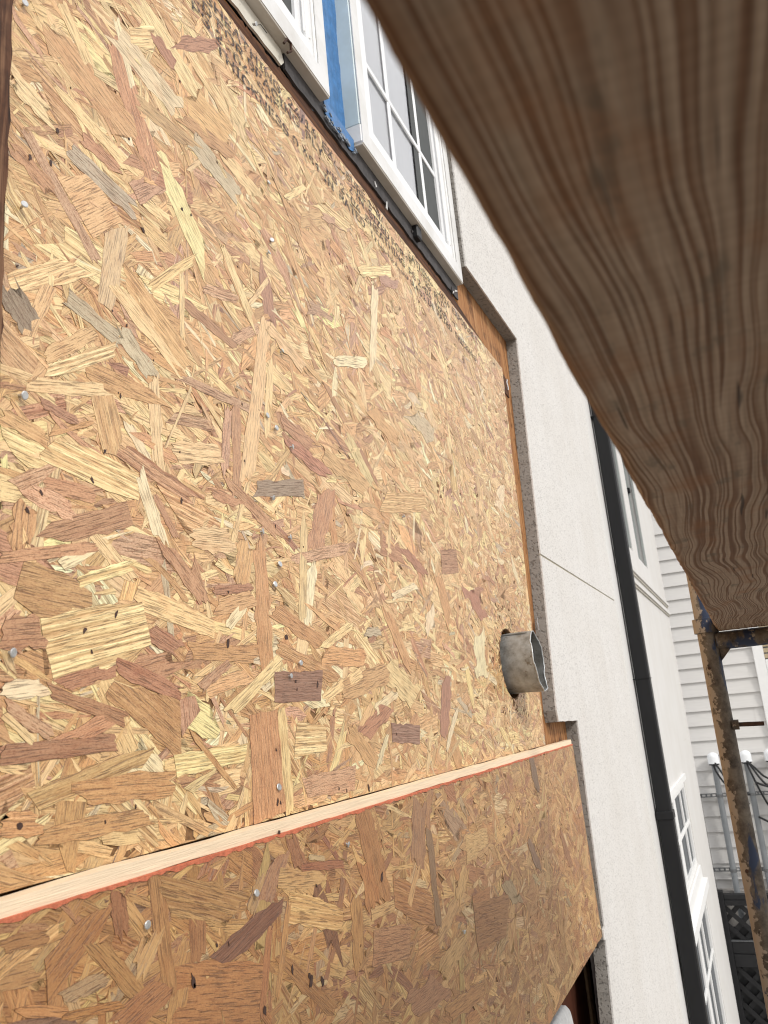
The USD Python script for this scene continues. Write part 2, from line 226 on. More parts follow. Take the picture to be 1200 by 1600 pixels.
def rusty(name, sharp=False):
    """worn blue paint over brown steel; tan blotches on the side turned to the wall"""
    return mat(name, {'g': ('geometry', {}), 'n': ('noise_texture', {'scale': 36.0, 'detail': 7.0, 'roughness': 0.7}), 'r': ('rgb_ramp', {'ramp': [(0.3, (0.024, 0.018, 0.014)), (0.5, (0.115, 0.09, 0.066)), (0.7, (0.20, 0.17, 0.13))]}),
        'mp': ('mapping', {'scale': (22, 22, 9), 'location': (4, 1, 2)}), 'n2': ('noise_texture', {'scale': 1.0, 'detail': 6.0, 'roughness': 0.62}), 'r2': ('rgb_ramp', {'ramp': [(0.54, (0, 0, 0)), (0.60, (1, 1, 1))]}), 'mx': ('mix_color', {'blend_type': 'mix', 'b': (0.026, 0.04, 0.082)}),
        'sn': ('separate_xyz', {}), 'n3': ('noise_texture', {'scale': 60.0, 'detail': 6.0, 'roughness': 0.6}), 'a': ('math', {'math_type': 'multiply_add', 'value2': 0.32}), 'r3': ('rgb_ramp', {'ramp': [(0.60, (0, 0, 0)), (0.66, (1, 1, 1))]}),
        'mx2': ('mix_color', {'blend_type': 'mix', 'b': (0.35, 0.29, 0.225)}), 'bp': ('bump', {'strength': 0.6, 'distance': 0.003}), 'p': ('principled_bsdf', {'roughness': 0.62, 'specular_ior_level': 0.4})},
        [('g.position', 'n.vector'), ('n.fac', 'r.fac'), ('g.position', 'mp.vector'), ('mp.vector', 'n2.vector'), ('n2.fac', 'r2.fac'), ('r.color', 'mx.a'), ('r2.color', 'mx.fac'),
         ('g.normal', 'sn.vector'), ('g.position', 'n3.vector'), ('sn.y', 'a.value1'), ('n3.fac', 'a.value3'), ('a.value', 'r3.fac'), ('mx.result', 'mx2.a'), ('r3.color', 'mx2.fac'), ('mx2.result', 'p.base_color'), ('n.fac', 'bp.height'), ('bp.normal', 'p.normal')])
M['scaffold'] = rusty('worn_scaffold_steel')
M['rust'] = plain('rusty_pin', (0.055, 0.025, 0.014), 0.7, var=0.5, scale=120, bump=0.6)
def plank_mat():
    """worn softwood: growth rings running along the plank, wandering; saw marks across, dirt, one long crack"""
    n = {'g': ('geometry', {}), 'm0': ('mapping', {'scale': (3.0, 8, 8)}), 'n0': ('noise_texture', {'scale': 1.0, 'detail': 2.0}), 'm1': ('mapping', {'scale': (7, 26, 26)}), 'n1': ('noise_texture', {'scale': 1.0, 'detail': 2.0}),
         's': ('separate_xyz', {}), 'a': ('math', {'math_type': 'multiply_add', 'value2': 0.050}), 'b': ('math', {'math_type': 'multiply_add', 'value2': 0.0065}), 'cx': ('combine_xyz', {}),
         'mr1': ('mapping', {'scale': (0.7, 105, 1)}), 'w1': ('noise_texture', {'scale': 1.0, 'detail': 1.5, 'roughness': 0.5}), 'wr': ('rgb_ramp', {'ramp': [(0.24, (0.15, 0.082, 0.047)), (0.33, (0.28, 0.205, 0.145)), (0.42, (0.38, 0.295, 0.22)), (0.45, (0.155, 0.085, 0.05)), (0.475, (0.18, 0.105, 0.065)), (0.52, (0.32, 0.24, 0.175)), (0.565, (0.39, 0.305, 0.23)), (0.585, (0.15, 0.083, 0.049)), (0.61, (0.20, 0.12, 0.075)), (0.65, (0.34, 0.26, 0.19)), (0.70, (0.38, 0.295, 0.22)), (0.72, (0.16, 0.092, 0.056))]}),
         'm2': ('mapping', {'scale': (12, 520, 520)}), 'n2': ('noise_texture', {'scale': 1.0, 'detail': 4.0, 'roughness': 0.65}), 'r2': ('rgb_ramp', {'ramp': [(0.3, (0.76, 0.74, 0.72)), (0.65, (1.08, 1.08, 1.08))]}), 'x2': ('mix_color', {'blend_type': 'multiply', 'fac': 1.0, 'use_clamp': False}),
         'm3': ('mapping', {'scale': (20, 46, 46)}), 'n3': ('noise_texture', {'scale': 1.0, 'detail': 5.0, 'roughness': 0.7}), 'r3': ('rgb_ramp', {'ramp': [(0.57, (0, 0, 0)), (0.68, (0.6, 0.6, 0.6))]}), 'x3': ('mix_color', {'blend_type': 'mix', 'b': (0.115, 0.10, 0.075)}),
         'm4': ('mapping', {'scale': (18, 30, 30), 'location': (5, 3, 1)}), 'n4': ('noise_texture', {'scale': 1.0, 'detail': 3.0}), 'r4': ('rgb_ramp', {'ramp': [(0.55, (0, 0, 0)), (0.72, (0.5, 0.5, 0.5))]}), 'x4': ('mix_color', {'blend_type': 'mix', 'b': (0.25, 0.115, 0.05)}),
         'm5': ('mapping', {'scale': (300, 10, 10)}), 'n5': ('noise_texture', {'scale': 1.0, 'detail': 2.0}), 'r5': ('rgb_ramp', {'ramp': [(0.35, (0.78, 0.77, 0.76)), (0.6, (1.05, 1.05, 1.05))]}), 'x5': ('mix_color', {'blend_type': 'multiply', 'fac': 0.4, 'use_clamp': False}),
         'm6': ('mapping', {'scale': (6, 150, 150), 'location': (1, 2, 3)}), 'n6': ('noise_texture', {'scale': 1.0, 'detail': 2.0}), 'r6': ('rgb_ramp', {'ramp': [(0.715, (0, 0, 0)), (0.74, (0.8, 0.8, 0.8))]}), 'x6': ('mix_color', {'blend_type': 'mix', 'b': (0.03, 0.022, 0.018)}),
         'h': ('math', {'math_type': 'multiply_add', 'value2': 0.35}), 'bp': ('bump', {'strength': 0.6, 'distance': 0.002}), 'p': ('principled_bsdf', {'roughness': 0.8, 'specular_ior_level': 0.2})}
    l = [('g.position', 's.vector')]
    for k in '0123456': l += [('g.position', f'm{k}.vector'), (f'm{k}.vector', f'n{k}.vector')]
    l += [('n0.fac', 'a.value1'), ('s.y', 'a.value3'), ('n1.fac', 'b.value1'), ('a.value', 'b.value3'), ('s.x', 'cx.x'), ('b.value', 'cx.y'), ('cx.vector', 'mr1.vector'), ('mr1.vector', 'w1.vector'), ('w1.fac', 'wr.fac'),
          ('wr.color', 'x2.a'), ('n2.fac', 'r2.fac'), ('r2.color', 'x2.b'), ('x2.result', 'x4.a'), ('n4.fac', 'r4.fac'), ('r4.color', 'x4.fac'), ('x4.result', 'x5.a'), ('n5.fac', 'r5.fac'), ('r5.color', 'x5.b'),
          ('x5.result', 'x3.a'), ('n3.fac', 'r3.fac'), ('r3.color', 'x3.fac'), ('x3.result', 'x6.a'), ('n6.fac', 'r6.fac'), ('r6.color', 'x6.fac'), ('x6.result', 'p.base_color'),
          ('n2.fac', 'h.value1'), ('w1.fac', 'h.value3'), ('h.value', 'bp.height'), ('bp.normal', 'p.normal')]
    return mat('weathered_plank', n, l)
M['plank'] = plank_mat()
M['ground'] = plain('gravel_ground', (0.30, 0.28, 0.25), 0.9, var=0.3, scale=6, bump=0.8, bscale=60)
M['foam'] = plain('white_plaster_lump', (0.72, 0.72, 0.71), 0.8, var=0.2, scale=60, bump=0.6, bscale=120)
M['chrome'] = plain('bright_flashing', (0.7, 0.72, 0.74), 0.3, 0.8, var=0.1)
UPPER_STRANDS=[
('l',0,[550,805,562,821,636,743,622,727],1),
('l',0.2,[678,926,699,958,823,909,796,876],1),
('w',0,[639,868,648,878,677,800,668,791],1),
('b',0,[621,825,648,857,725,708,694,680],1),
('w',0,[630,833,653,870,776,850,747,811],1),
('t',0,[525,742,551,786,689,742,653,696],1),
('l',0,[544,688,553,704,682,681,669,663],1),
('T',0,[553,585,598,620,611,617,655,591,606,541],0),
('g',0,[564,619,578,642,680,630,663,605],1),
('p',0,[507,605,517,617,617,522,605,510],1),
('l',0,[699,715,727,744,829,640,796,613],1),
('g',0,[778,789,804,822,920,802,888,766],1),
('p',0,[664,649,712,696,734,684,683,631],0),
('r',0,[766,932,770,959,872,1043,867,1013],1),
('l',1,[667,882,717,927,714,882,670,859],0),
('r',0,[709,903,725,924,775,906,758,884],1),
('b',0,[487,574,498,592,557,571,545,553],1),
('l',0,[486,651,500,676,549,662,533,637],1),
('t',0,[675,767,691,793,805,807,785,777],1),
('t',0,[763,837,806,901,911,908,859,838],1),
('l',0,[871,818,893,844,982,833,956,805],1),
('o',0,[766,810,784,840,911,866,889,832],1),
('b',0,[584,651,594,669,657,664,645,646],1),
('l',0,[624,558,667,595,643,491,634,465,613,467],0),
('T',0,[534,447,555,453,529,388,513,385],0),
('d',0,[485,414,506,437,536,409,513,386],1),
('l',0,[545,490,553,494,551,452,544,448],1),
('l',1,[494,439,557,489,613,501,566,464,502,424],0),
('t',0.3,[647,511,668,534,780,473,754,450],1),
('l',0,[638,487,655,505,774,445,753,427],1),
('g',0,[565,443,576,461,653,446,639,427],1),
('g',0,[638,442,657,460,713,420,692,403],1),
('l',1,[548,351,541,363,635,429,643,415],1),
('T',0,[546,365,536,377,604,435,615,422],1),
('o',0.3,[592,388,612,394,699,395,737,383,631,366,598,372],0),
('l',0,[525,330,526,345,632,377,630,360],1),
('t',0.6,[603,354,636,366,650,317,640,298,621,296],0),
('l',0,[692,407,713,416,720,302,700,296],1),
('l',0,[772,423,777,423,724,330,720,330],1),
('w',0,[651,337,664,346,698,310,685,302],1),
('L',0.9,[537,271,556,291,603,296,675,287,675,256,612,257,539,267],0),
('b',0.8,[635,298,649,317,788,288,768,267],1),
('t',0.3,[489,289,496,305,553,296,544,279],1),
('b',0.3,[535,191,554,209,656,251,666,227,586,196],0),
('o',0.2,[509,217,536,220,531,177,505,175],1),
('p',0,[519,224,528,243,583,233,572,214],1),
('b',0,[540,236,544,252,610,255,605,238],1),
('w',0,[668,283,686,292,721,221,702,214],1),
('b',0,[697,264,706,270,745,228,734,223],1),
('p',0,[753,425,761,438,932,449,921,433],1),
('b',0,[863,433,885,441,879,311,858,306],1),
('l',0,[950,598,986,612,909,337,879,332],1),
('p',0,[845,419,864,425,850,330,832,326],1),
('l',0.2,[735,316,740,344,839,367,832,336],1),
('b',0,[807,289,816,303,876,301,865,286],1),
('L',0.7,[707,526,697,533,785,620,797,613],1),
('l',0,[756,582,767,588,765,487,755,483],1),
('b',0,[751,534,764,549,888,529,872,513],1),
('t',0,[853,651,872,665,944,586,923,572],1),
('l',0,[891,331,902,332,857,238,847,238],1),
('b',0,[833,318,848,330,983,272,963,260],1),
('p',0.5,[809,572,817,590,900,615,891,595],1),
('p',0,[880,526,868,537,936,586,949,576],1),
('r',0,[537,319,542,329,588,324,582,313],1),
('o',0,[551,293,549,298,606,328,608,323],1),
('r',0,[1002,412,1026,433,1156,411,1126,389],1),
('b',0,[987,439,1008,458,1097,446,1073,425],1),
('d',0,[913,311,913,335,1051,372,1050,345],1),
('l',0,[1036,308,1058,313,1033,152,1012,150],1),
('w',0,[1049,240,1078,243,1047,148,1020,147],1),
('b',0,[1099,364,1161,371,1101,264,1045,262],1),
('o',0,[1128,364,1149,369,1156,269,1135,265],1),
('p',0,[1005,229,999,246,1194,298,1201,278],1),
('t',0,[1111,419,1146,448,1312,426,1268,395],1),
('o',0,[1320,569,1361,596,1496,565,1448,537],1),
('g',0,[1528,622,1589,664,1735,656,1664,612],1),
('t',0.8,[1357,379,1367,424,1610,479,1595,427],1),
('w',0,[1370,215,1358,226,1487,263,1502,251],1),
('r',0.3,[1666,356,1777,377,1777,320,1658,302],0),
('r',0,[1418,316,1451,331,1571,296,1534,280],1),
('l',0.3,[767,216,772,246,856,257,849,224],1),
('o',0,[896,247,931,255,938,159,903,154],1),
('o',0,[897,170,932,175,938,78,904,76],1),
('r',0,[808,166,808,178,894,190,893,177],1),
('b',0,[756,196,775,203,798,159,779,153],1),
('t',0,[867,241,906,244,886,189,849,188],1),
('o',0.2,[512,132,522,166,568,163,606,147,606,134,541,117],0),
('b',0,[502,86,498,113,543,121,547,92],1),
('r',0,[571,52,566,65,634,82,640,67],1),
('l',0.2,[665,148,673,162,720,155,806,136,805,113,683,134],0),
('L',1.2,[542,117,554,126,678,145,692,101,639,79,559,60],0),
('w',0,[561,172,570,180,612,189,583,170,571,164],0),
('L',0.8,[591,151,586,160,660,188,665,177],1),
('r',0.2,[680,108,695,124,746,106,730,90],1),
('o',0.2,[759,87,761,107,899,110,895,87],1),
('w',0,[504,44,500,59,548,65,551,49],1),
('b',0,[551,47,556,59,656,32,648,18],1),
('o',0.3,[624,50,636,62,738,42,739,-22,685,14,626,45],0),
('r',0.3,[637,70,647,85,747,56,734,40],1),
('p',0,[736,42,765,47,774,31,740,4],0),
('t',0.7,[531,-31,630,-10,695,-4,675,-23,545,-47],0),
('r',0.3,[505,-6,503,9,637,12,640,-4],1),
('b',0,[556,11,625,30,639,22,613,10],0),
('p',0,[505,35,513,45,562,19,554,9],1),
('l',0,[503,31,509,36,540,13,534,8],1),
('L',1,[725,-14,866,-10,857,-31,730,-37],0),
('l',0,[740,-49,801,-33,792,-41,757,-56],0),
('o',0,[752,6,760,9,842,-58,833,-61],1),
('p',0,[781,52,770,60,830,90,842,83],1),
('l',0.3,[844,23,825,34,945,100,968,89],1),
('b',0,[707,207,726,219,799,163,778,152],1),
('b',0,[498,161,497,171,611,200,613,188],1),
('t',0,[816,141,808,160,891,181,899,161],1),
('w',0,[842,126,827,132,867,163,883,158],1),
('D',0.3,[937,77,1073,82,1061,38,933,38],0),
('o',0,[1073,89,1080,117,1223,121,1214,89],1),
('o',0.2,[934,151,956,169,1087,131,1059,113],1),
('o',0.5,[941,103,958,119,1132,79,1110,62],1),
('b',0.4,[873,23,940,29,952,-98,872,-104],0),
('l',0.2,[938,31,961,32,969,-103,947,-101],1),
('l',1,[989,9,1071,2,1070,-31,975,-38],0),
('r',0,[1204,-27,1168,-8,1279,31,1321,12],1),
('D',0.6,[1308,-2,1440,-11,1431,-44,1306,-34],0),
('t',0,[1127,-11,1168,-1,1253,-60,1207,-69],1),
('l',0,[1080,35,1063,47,1194,88,1214,75],1),
('t',0,[1147,36,1123,67,1298,101,1328,67],1),
('l',0.2,[1281,77,1350,103,1478,52,1398,27],1),
('w',0,[1263,15,1241,26,1336,57,1361,45],1),
('p',0,[993,-62,1160,-59,1149,-95,1007,-89],0),
('w',0,[1527,208,1580,214,1576,174,1523,169],1),
('w',0,[1842,182,1926,189,1906,88,1824,85],1),
('r',0,[1799,280,1865,298,1981,229,1908,213],1),
('o',0,[1603,288,1652,299,1703,198,1652,190],1),
('r',0,[1590,77,1641,76,1589,-38,1541,-35],1),
('w',0,[1648,16,1672,14,1581,-65,1561,-62],1),
('w',0,[1283,-18,1298,-21,1248,-69,1234,-66],1),
('o',0,[1307,193,1341,201,1437,95,1401,89],1),
('t',0,[1031,175,1039,180,1137,147,1128,142],1),
('l',0,[1078,110,1065,118,1179,163,1195,154],1),
('g',0,[1233,140,1235,155,1296,161,1294,145],1),
('l',0,[851,665,866,678,939,587,922,575],1),
('l',0,[926,608,915,608,974,680,986,681],1),
('L',0.6,[1341,869,1347,898,1532,996,1524,962],1),
('p',0,[1445,906,1468,938,1573,975,1547,941],1),
('L',1,[1166,923,1197,959,1333,983,1296,944],1),
('p',0,[1187,911,1201,931,1322,975,1306,952],1),
('w',0,[1404,876,1440,893,1385,687,1352,674],1),
('w',0,[1189,615,1196,640,1350,696,1340,668],1),
('l',0,[1060,869,1048,875,1122,944,1135,939],1),
('l',0.2,[965,585,987,604,1090,578,1065,558],1),
('o',0.5,[507,-63,505,-43,544,-46,547,-67],1),
('o',0.3,[591,-49,587,-27,723,-30,726,-56],1),
('o',0.2,[548,-77,543,-61,681,-60,686,-79],1),
]
LOWER_STRANDS=[
('D',0.4,[749,-214,833,-194,899,-190,894,-205,818,-226,771,-226],0),
('b',0,[721,-149,747,-154,744,-218,718,-211],1),
('t',0.2,[658,-122,681,-124,699,-236,677,-230],1),
('o',0,[534,-158,573,-138,611,-137,592,-158,538,-192],0),
('t',0,[578,-163,594,-157,653,-214,634,-219],1),
('l',0,[655,-167,678,-179,655,-202,633,-190],1),
('o',0,[689,-207,744,-215,848,-247,837,-303,690,-263],0),
('g',0,[560,-199,552,-186,599,-183,608,-196],1),
('b',0,[625,-246,604,-225,673,-207,698,-230],1),
('o',0.3,[874,-254,899,-250,1019,-343,989,-345],1),
('b',0,[858,-213,872,-217,847,-301,835,-296],1),
('l',0,[895,-156,977,-169,1009,-192,941,-192,886,-177],0),
('b',0,[608,-125,628,-128,633,-164,614,-160],1),
('l',0,[847,-155,867,-163,837,-194,818,-186],1),
('p',0,[882,-140,911,-151,868,-193,841,-182],1),
('t',0.7,[675,-155,688,-124,812,-164,794,-198],1),
('t',0,[494,-144,490,-132,536,-135,540,-148],1),
('t',0,[904,-196,916,-199,879,-292,869,-288],1),
('o',0,[554,-209,552,-202,622,-214,624,-222],1),
('l',1,[913,-187,958,-199,1048,-236,1038,-262,904,-219],0),
('o',0,[1103,-120,1157,-121,1211,-256,1154,-249],1),
('o',0,[1104,-192,1150,-196,1167,-256,1120,-250],1),
('o',0.5,[1219,-226,1369,-282,1364,-331,1307,-317,1216,-271],0),
('p',0.2,[1326,-136,1384,-143,1348,-239,1294,-229],1),
('p',0,[1137,-284,1269,-305,1258,-351,1122,-327],0),
('l',0,[1132,-255,1214,-259,1215,-274,1133,-271],0),
('l',0,[1401,-363,1368,-349,1466,-315,1503,-329],1),
('l',0,[1515,-326,1477,-315,1535,-272,1576,-282],1),
('l',0,[1265,-297,1248,-291,1312,-231,1330,-236],1),
('o',0,[1574,-331,1689,-337,1649,-433,1577,-428],0),
('l',0.3,[1410,-419,1360,-394,1470,-372,1528,-398],1),
('p',0,[1269,-441,1212,-398,1347,-398,1414,-446],1),
('t',0.3,[1414,-489,1376,-457,1561,-474,1607,-510],1),
('d',0,[1369,-182,1396,-185,1403,-340,1377,-334],1),
('t',0,[1071,-225,1106,-232,1100,-320,1066,-311],1),
('l',0.2,[1613,-280,1536,-236,1651,-224,1740,-271],1),
('w',0,[962,-159,965,-153,1007,-163,1004,-169],1),
('b',0,[908,-124,935,-124,958,-169,931,-168],1),
('r',0,[945,-170,945,-160,1057,-176,1057,-187],1),
('l',0.3,[1570,-225,1711,-229,1703,-260,1560,-273],0),
('d',0,[2117,-114,2170,-115,2201,-210,2148,-206],1),
('d',0,[2000,-301,2045,-304,2118,-385,2071,-380],1),
('b',0,[2343,-331,2389,-335,2465,-440,2417,-434],1),
('g',0,[1767,-352,1835,-355,1907,-409,1834,-404],1),
('o',0.3,[1573,-344,1816,-376,1757,-448,1573,-419],0),
]
UPPER_NAILS=[(503, 763), (508, 520), (512, 322), (509, 85), (952, 444), (974, 431), (1016, 414), (953, 321), (921, 265), (996, 270), (945, 194), (1002, 90), (974, 72), (931, -68), (996, 864), (995, 756), (981, 726), (1005, 567), (984, 1173), (1454, 391), (963, 225)]
LOWER_NAILS=[(653, -161), (1071, -158), (1502, -374), (835, -173)]
UPPER_SPOTS=[(524, -56), (971, 124), (975, 125), (931, -22), (928, -86), (935, -87), (639, 129), (596, 110), (605, 90), (552, 642), (517, 584), (544, 596), (766, 675), (688, 599), (605, 262), (749, 271), (623, 298), (838, 173), (833, 110), (524, 214), (540, 234), (991, 65), (994, 54), (1054, 61), (1122, -92), (1098, -87), (1199, -97), (889, 441)]
LOWER_SPOTS=[(722, -228), (724, -233), (948, -288), (951, -295), (909, -270), (979, -303), (1177, -221), (847, -293), (896, -117)]
# ---------------------------------------------------------------- oriented strand boards
TONES = {'l': (.81, .60, .315), 'L': (.84, .63, .315), 'w': (.84, .70, .455), 'T': (.71, .48, .24), 't': (.67, .42, .195), 'o': (.60, .35, .155), 'b': (.54, .30, .155), 'r': (.47, .24, .135),
         'p': (.60, .375, .23), 'g': (.57, .47, .32), 'd': (.37, .265, .18), 'D': (.31, .165, .11)}
SPECK = {'l': .35, 'L': .25, 'w': .2, 'T': .5, 't': .5, 'o': .7, 'b': .8, 'r': .8, 'p': 1.0, 'g': .6, 'd': .8, 'D': .6}
RIM = np.array((.12, .052, .02))  # resin-brown strand edges, darkened to stand in for shade in the gaps
def loop_normals(P):
    """outward normals of closed loops P (N, K, 2)"""
    t = np.roll(P, -1, 1) - np.roll(P, 1, 1); n = np.stack([t[..., 1], -t[..., 0]], -1); n /= np.linalg.norm(n, axis=-1, keepdims=True) + 1e-12
    area = (P[..., 0] * np.roll(P, -1, 1)[..., 1] - P[..., 1] * np.roll(P, -1, 1)[..., 0]).sum(1)
    return n * np.sign(area)[:, None, None]
def strip_faces(n, m=3):
    """top faces and outer loop of a strip of n stations and m columns (column by column)"""
    f = []; at = lambda c, r: c * n + r
    for c in range(m - 1):
        for i in range(n - 1):
            f += [(at(c, i), at(c, i + 1), at(c + 1, i + 1)), (at(c, i), at(c + 1, i + 1), at(c + 1, i))]
    loop = [at(0, i) for i in range(n)] + [at(c, n - 1) for c in range(1, m)] + [at(m - 1, i) for i in range(n - 2, -1, -1)] + [at(c, 0) for c in range(m - 2, 0, -1)]
    return np.array(f), np.array(loop)
def build_strands(TOP, top_faces, loop, hgt, tone, sp, st, plane, rim_w, drop):
    """TOP (N, K, 2) outline points in wall coordinates, hgt (N, K) height above the board; returns arrays for one mesh per strand set"""
    N, K = TOP.shape[:2]; LP = TOP[:, loop]; nrm = loop_normals(LP); OUT = LP + nrm * rim_w[:, None, None]; hl = hgt[:, loop]; kl = len(loop)
    V = np.concatenate([TOP, LP, OUT], 1); Hh = np.concatenate([hgt, hl, np.maximum(hl - drop, -0.0006)], 1)
    pts = np.stack([V[..., 0], plane - Hh, V[..., 1]], -1)
    rf = []
    for k in range(kl):
        a, b = K + k, K + (k + 1) % kl
        rf += [(a, b, b + kl), (a, b + kl, a + kl)]
    F = np.vstack([top_faces, np.array(rf)])
    n_tot = K + 2 * kl
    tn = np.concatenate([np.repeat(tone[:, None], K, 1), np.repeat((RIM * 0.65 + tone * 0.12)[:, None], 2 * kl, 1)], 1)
    spv = np.repeat(sp[:, None], n_tot, 1); uvs = np.concatenate([st, st[:, loop], st[:, loop]], 1)
    faces = (F[None] + (np.arange(N) * n_tot)[:, None, None]).reshape(-1, 3)
    return pts.reshape(-1, 3), faces, tn.reshape(-1, 3), spv.reshape(-1, 3), uvs.reshape(-1, 2)
def strand_prim(name, parent, data, kind=None, label=None):
    v, f, tone, sp, st = data
    path = numbered(str(parent.GetPath()) + '/' + name)
    Mh = UsdGeom.Mesh.Define(stage, path)
    Mh.CreatePointsAttr(Vt.Vec3fArray.FromNumpy((v + np.array([0, 0, H])).astype(np.float32)))
    Mh.CreateFaceVertexCountsAttr(Vt.IntArray.FromNumpy(np.full(len(f), 3, np.int32))); Mh.CreateFaceVertexIndicesAttr(Vt.IntArray.FromNumpy(f.astype(np.int32).ravel())); Mh.CreateSubdivisionSchemeAttr('none')
    api = UsdGeom.PrimvarsAPI(Mh)
    api.CreatePrimvar('st', Sdf.ValueTypeNames.TexCoord2fArray, 'vertex').Set(Vt.Vec2fArray.FromNumpy(st.astype(np.float32)))
    api.CreatePrimvar('tone', Sdf.ValueTypeNames.Color3fArray, 'vertex').Set(Vt.Vec3fArray.FromNumpy(tone.astype(np.float32)))
    api.CreatePrimvar('sp', Sdf.ValueTypeNames.Float3Array, 'vertex').Set(Vt.Vec3fArray.FromNumpy(sp.astype(np.float32)))
    UsdShade.MaterialBindingAPI.Apply(Mh.GetPrim()).Bind(M['strand'])
    return keys(Mh.GetPrim(), label, None, None, kind)
Rcam = np.array([RIGHT, UP, FWD])
def to_px(x, y, z):
    q = Rcam @ np.array([x, y, z]); return 600 + 1263.59 * q[0] / q[2], 800 - 1263.59 * q[1] / q[2], q[2]
def osb_board(parent, plane, outline, traced, n_fill, seed, tint, hole=None, parts=300):
    """strands over a board: the ones that can be told apart are parts, the mass below them one part"""
    g = np.random.default_rng(seed); poly = Polygon(outline); x0, z0, x1, z1 = poly.bounds
    def keep_in(P):
        P = P.copy(); P[..., 1] = np.clip(P[..., 1], z0 + .0005, z1 - .0005)
        f = (P[..., 1] - z0) / (z1 - z0); lo, hi = sorted([p for p in outline if abs(p[1] - z0) < .02], key=lambda p: p[0])[-1][0], sorted([p for p in outline if abs(p[1] - z1) < .02], key=lambda p: p[0])[-1][0]
        P[..., 0] = np.clip(P[..., 0], x0 + .0005, lo + (hi - lo) * f - .0005)
        if hole:
            d = P - np.array(hole[:2]); r = np.linalg.norm(d, axis=-1, keepdims=True); P = np.where(r < hole[2] + .002, np.array(hole[:2]) + d / (r + 1e-9) * (hole[2] + .002), P)
        return P
    # ---- the mass of strands
    N = n_fill; n = 6; layer = g.random(N) ** 0.8
    cx, cz = g.uniform(x0, x1, N), g.uniform(z0, z1, N)
    L = np.clip(np.exp(g.normal(np.log(.080), .45, N)), .022, .18); W = np.clip(np.exp(g.normal(np.log(.0118), .58, N)), .0016, .045)
    W = np.minimum(W, L * .55); thin = layer > .72; W[thin] *= .70; L[thin] *= .85
    wide = g.random(N) < .07; W[wide] = g.uniform(.022, .05, wide.sum()); L[wide] = g.uniform(.05, .12, wide.sum())
    ang = np.where(g.random(N) < .62, g.normal(-.12, .38, N), g.uniform(-np.pi / 2, np.pi / 2, N))
    if hole:
        near = np.hypot(cx - hole[0], cz - hole[1]) < hole[2] + .09; L[near] = np.minimum(L[near], .05); W[near] = np.minimum(W[near], .010)
        ok = np.hypot(cx - hole[0], cz - hole[1]) > hole[2] + .004; cx, cz, L, W, ang, layer = (a[ok] for a in (cx, cz, L, W, ang, layer)); N = len(cx)
    t = np.linspace(-.5, .5, n)[None] * np.ones((N, 1)); curve = g.normal(0, .035, N)[:, None] * (t * 2) ** 2 * L[:, None]
    hwA = W[:, None] * .5 * (1 + g.normal(0, .10, (N, n))); hwB = W[:, None] * .5 * (1 + g.normal(0, .10, (N, n)))
    taper = g.random(N) < .35
    for e in (0, -1):
        k = np.where(taper & (g.random(N) < .7), g.uniform(.05, .5, N), g.uniform(.8, 1.0, N)); hwA[:, e] *= k; hwB[:, e] *= np.where(g.random(N) < .5, k, 1)
    sk0, sk1 = g.normal(0, .55, N) * W, g.normal(0, .55, N) * W
    tA = t * L[:, None]; tB = tA.copy(); tA[:, 0] += sk0; tB[:, 0] -= sk0; tA[:, -1] += sk1; tB[:, -1] -= sk1
    tC = (tA + tB) / 2; jag = np.abs(g.normal(0, .5, (N, 2))) * W[:, None]; tC[:, 0] -= jag[:, 0]; tC[:, -1] += jag[:, 1]; cut_ = g.random(N) < .5; tC[cut_, 0] += 1.6 * jag[cut_, 0]; tC[~cut_, -1] -= 1.6 * jag[~cut_, 1]
    LOC = np.concatenate([np.stack([tA, curve + hwA], -1), np.stack([tC, curve + (hwA - hwB) * .5 + g.normal(0, .08, (N, 1)) * W[:, None]], -1), np.stack([tB, curve - hwB], -1)], 1)
    ca, sa = np.cos(ang)[:, None], np.sin(ang)[:, None]
    TOP = np.stack([cx[:, None] + LOC[..., 0] * ca - LOC[..., 1] * sa, cz[:, None] + LOC[..., 0] * sa + LOC[..., 1] * ca], -1); TOP = keep_in(TOP)
    hgt = (.0001 + layer * .00105)[:, None] + (LOC[..., 0] / L[:, None]) * g.normal(0, .00022, N)[:, None] + (LOC[..., 1] / W[:, None]) * g.normal(0, .00012, N)[:, None]
    names = np.array(list('lLwTtobrpgdD')); pr = np.array([.20, .09, .04, .18, .24, .135, .06, .015, .035, .012, .003, .001]); pick = names[g.choice(12, N, p=pr / pr.sum())]
    tone = np.array([TONES[c] for c in pick]) * tint * np.exp(g.normal(0, .085, (N, 1))) * np.exp(g.normal(0, .025, (N, 3)))
    band = np.where((W > .013) & (g.random(N) < .4), g.uniform(.4, 1.1, N), g.uniform(0, .25, N))
    sp = np.stack([g.random(N), band, [SPECK[c] for c in pick]], -1); rim = g.uniform(.0002, .0007, N) * np.clip(W / .008, .4, 1)
    tf, loop = strip_faces(n)
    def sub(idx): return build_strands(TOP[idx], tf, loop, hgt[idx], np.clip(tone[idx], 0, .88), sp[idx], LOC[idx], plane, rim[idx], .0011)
    # ---- the strands one can pick out by eye
    count = 0; top_polys = []
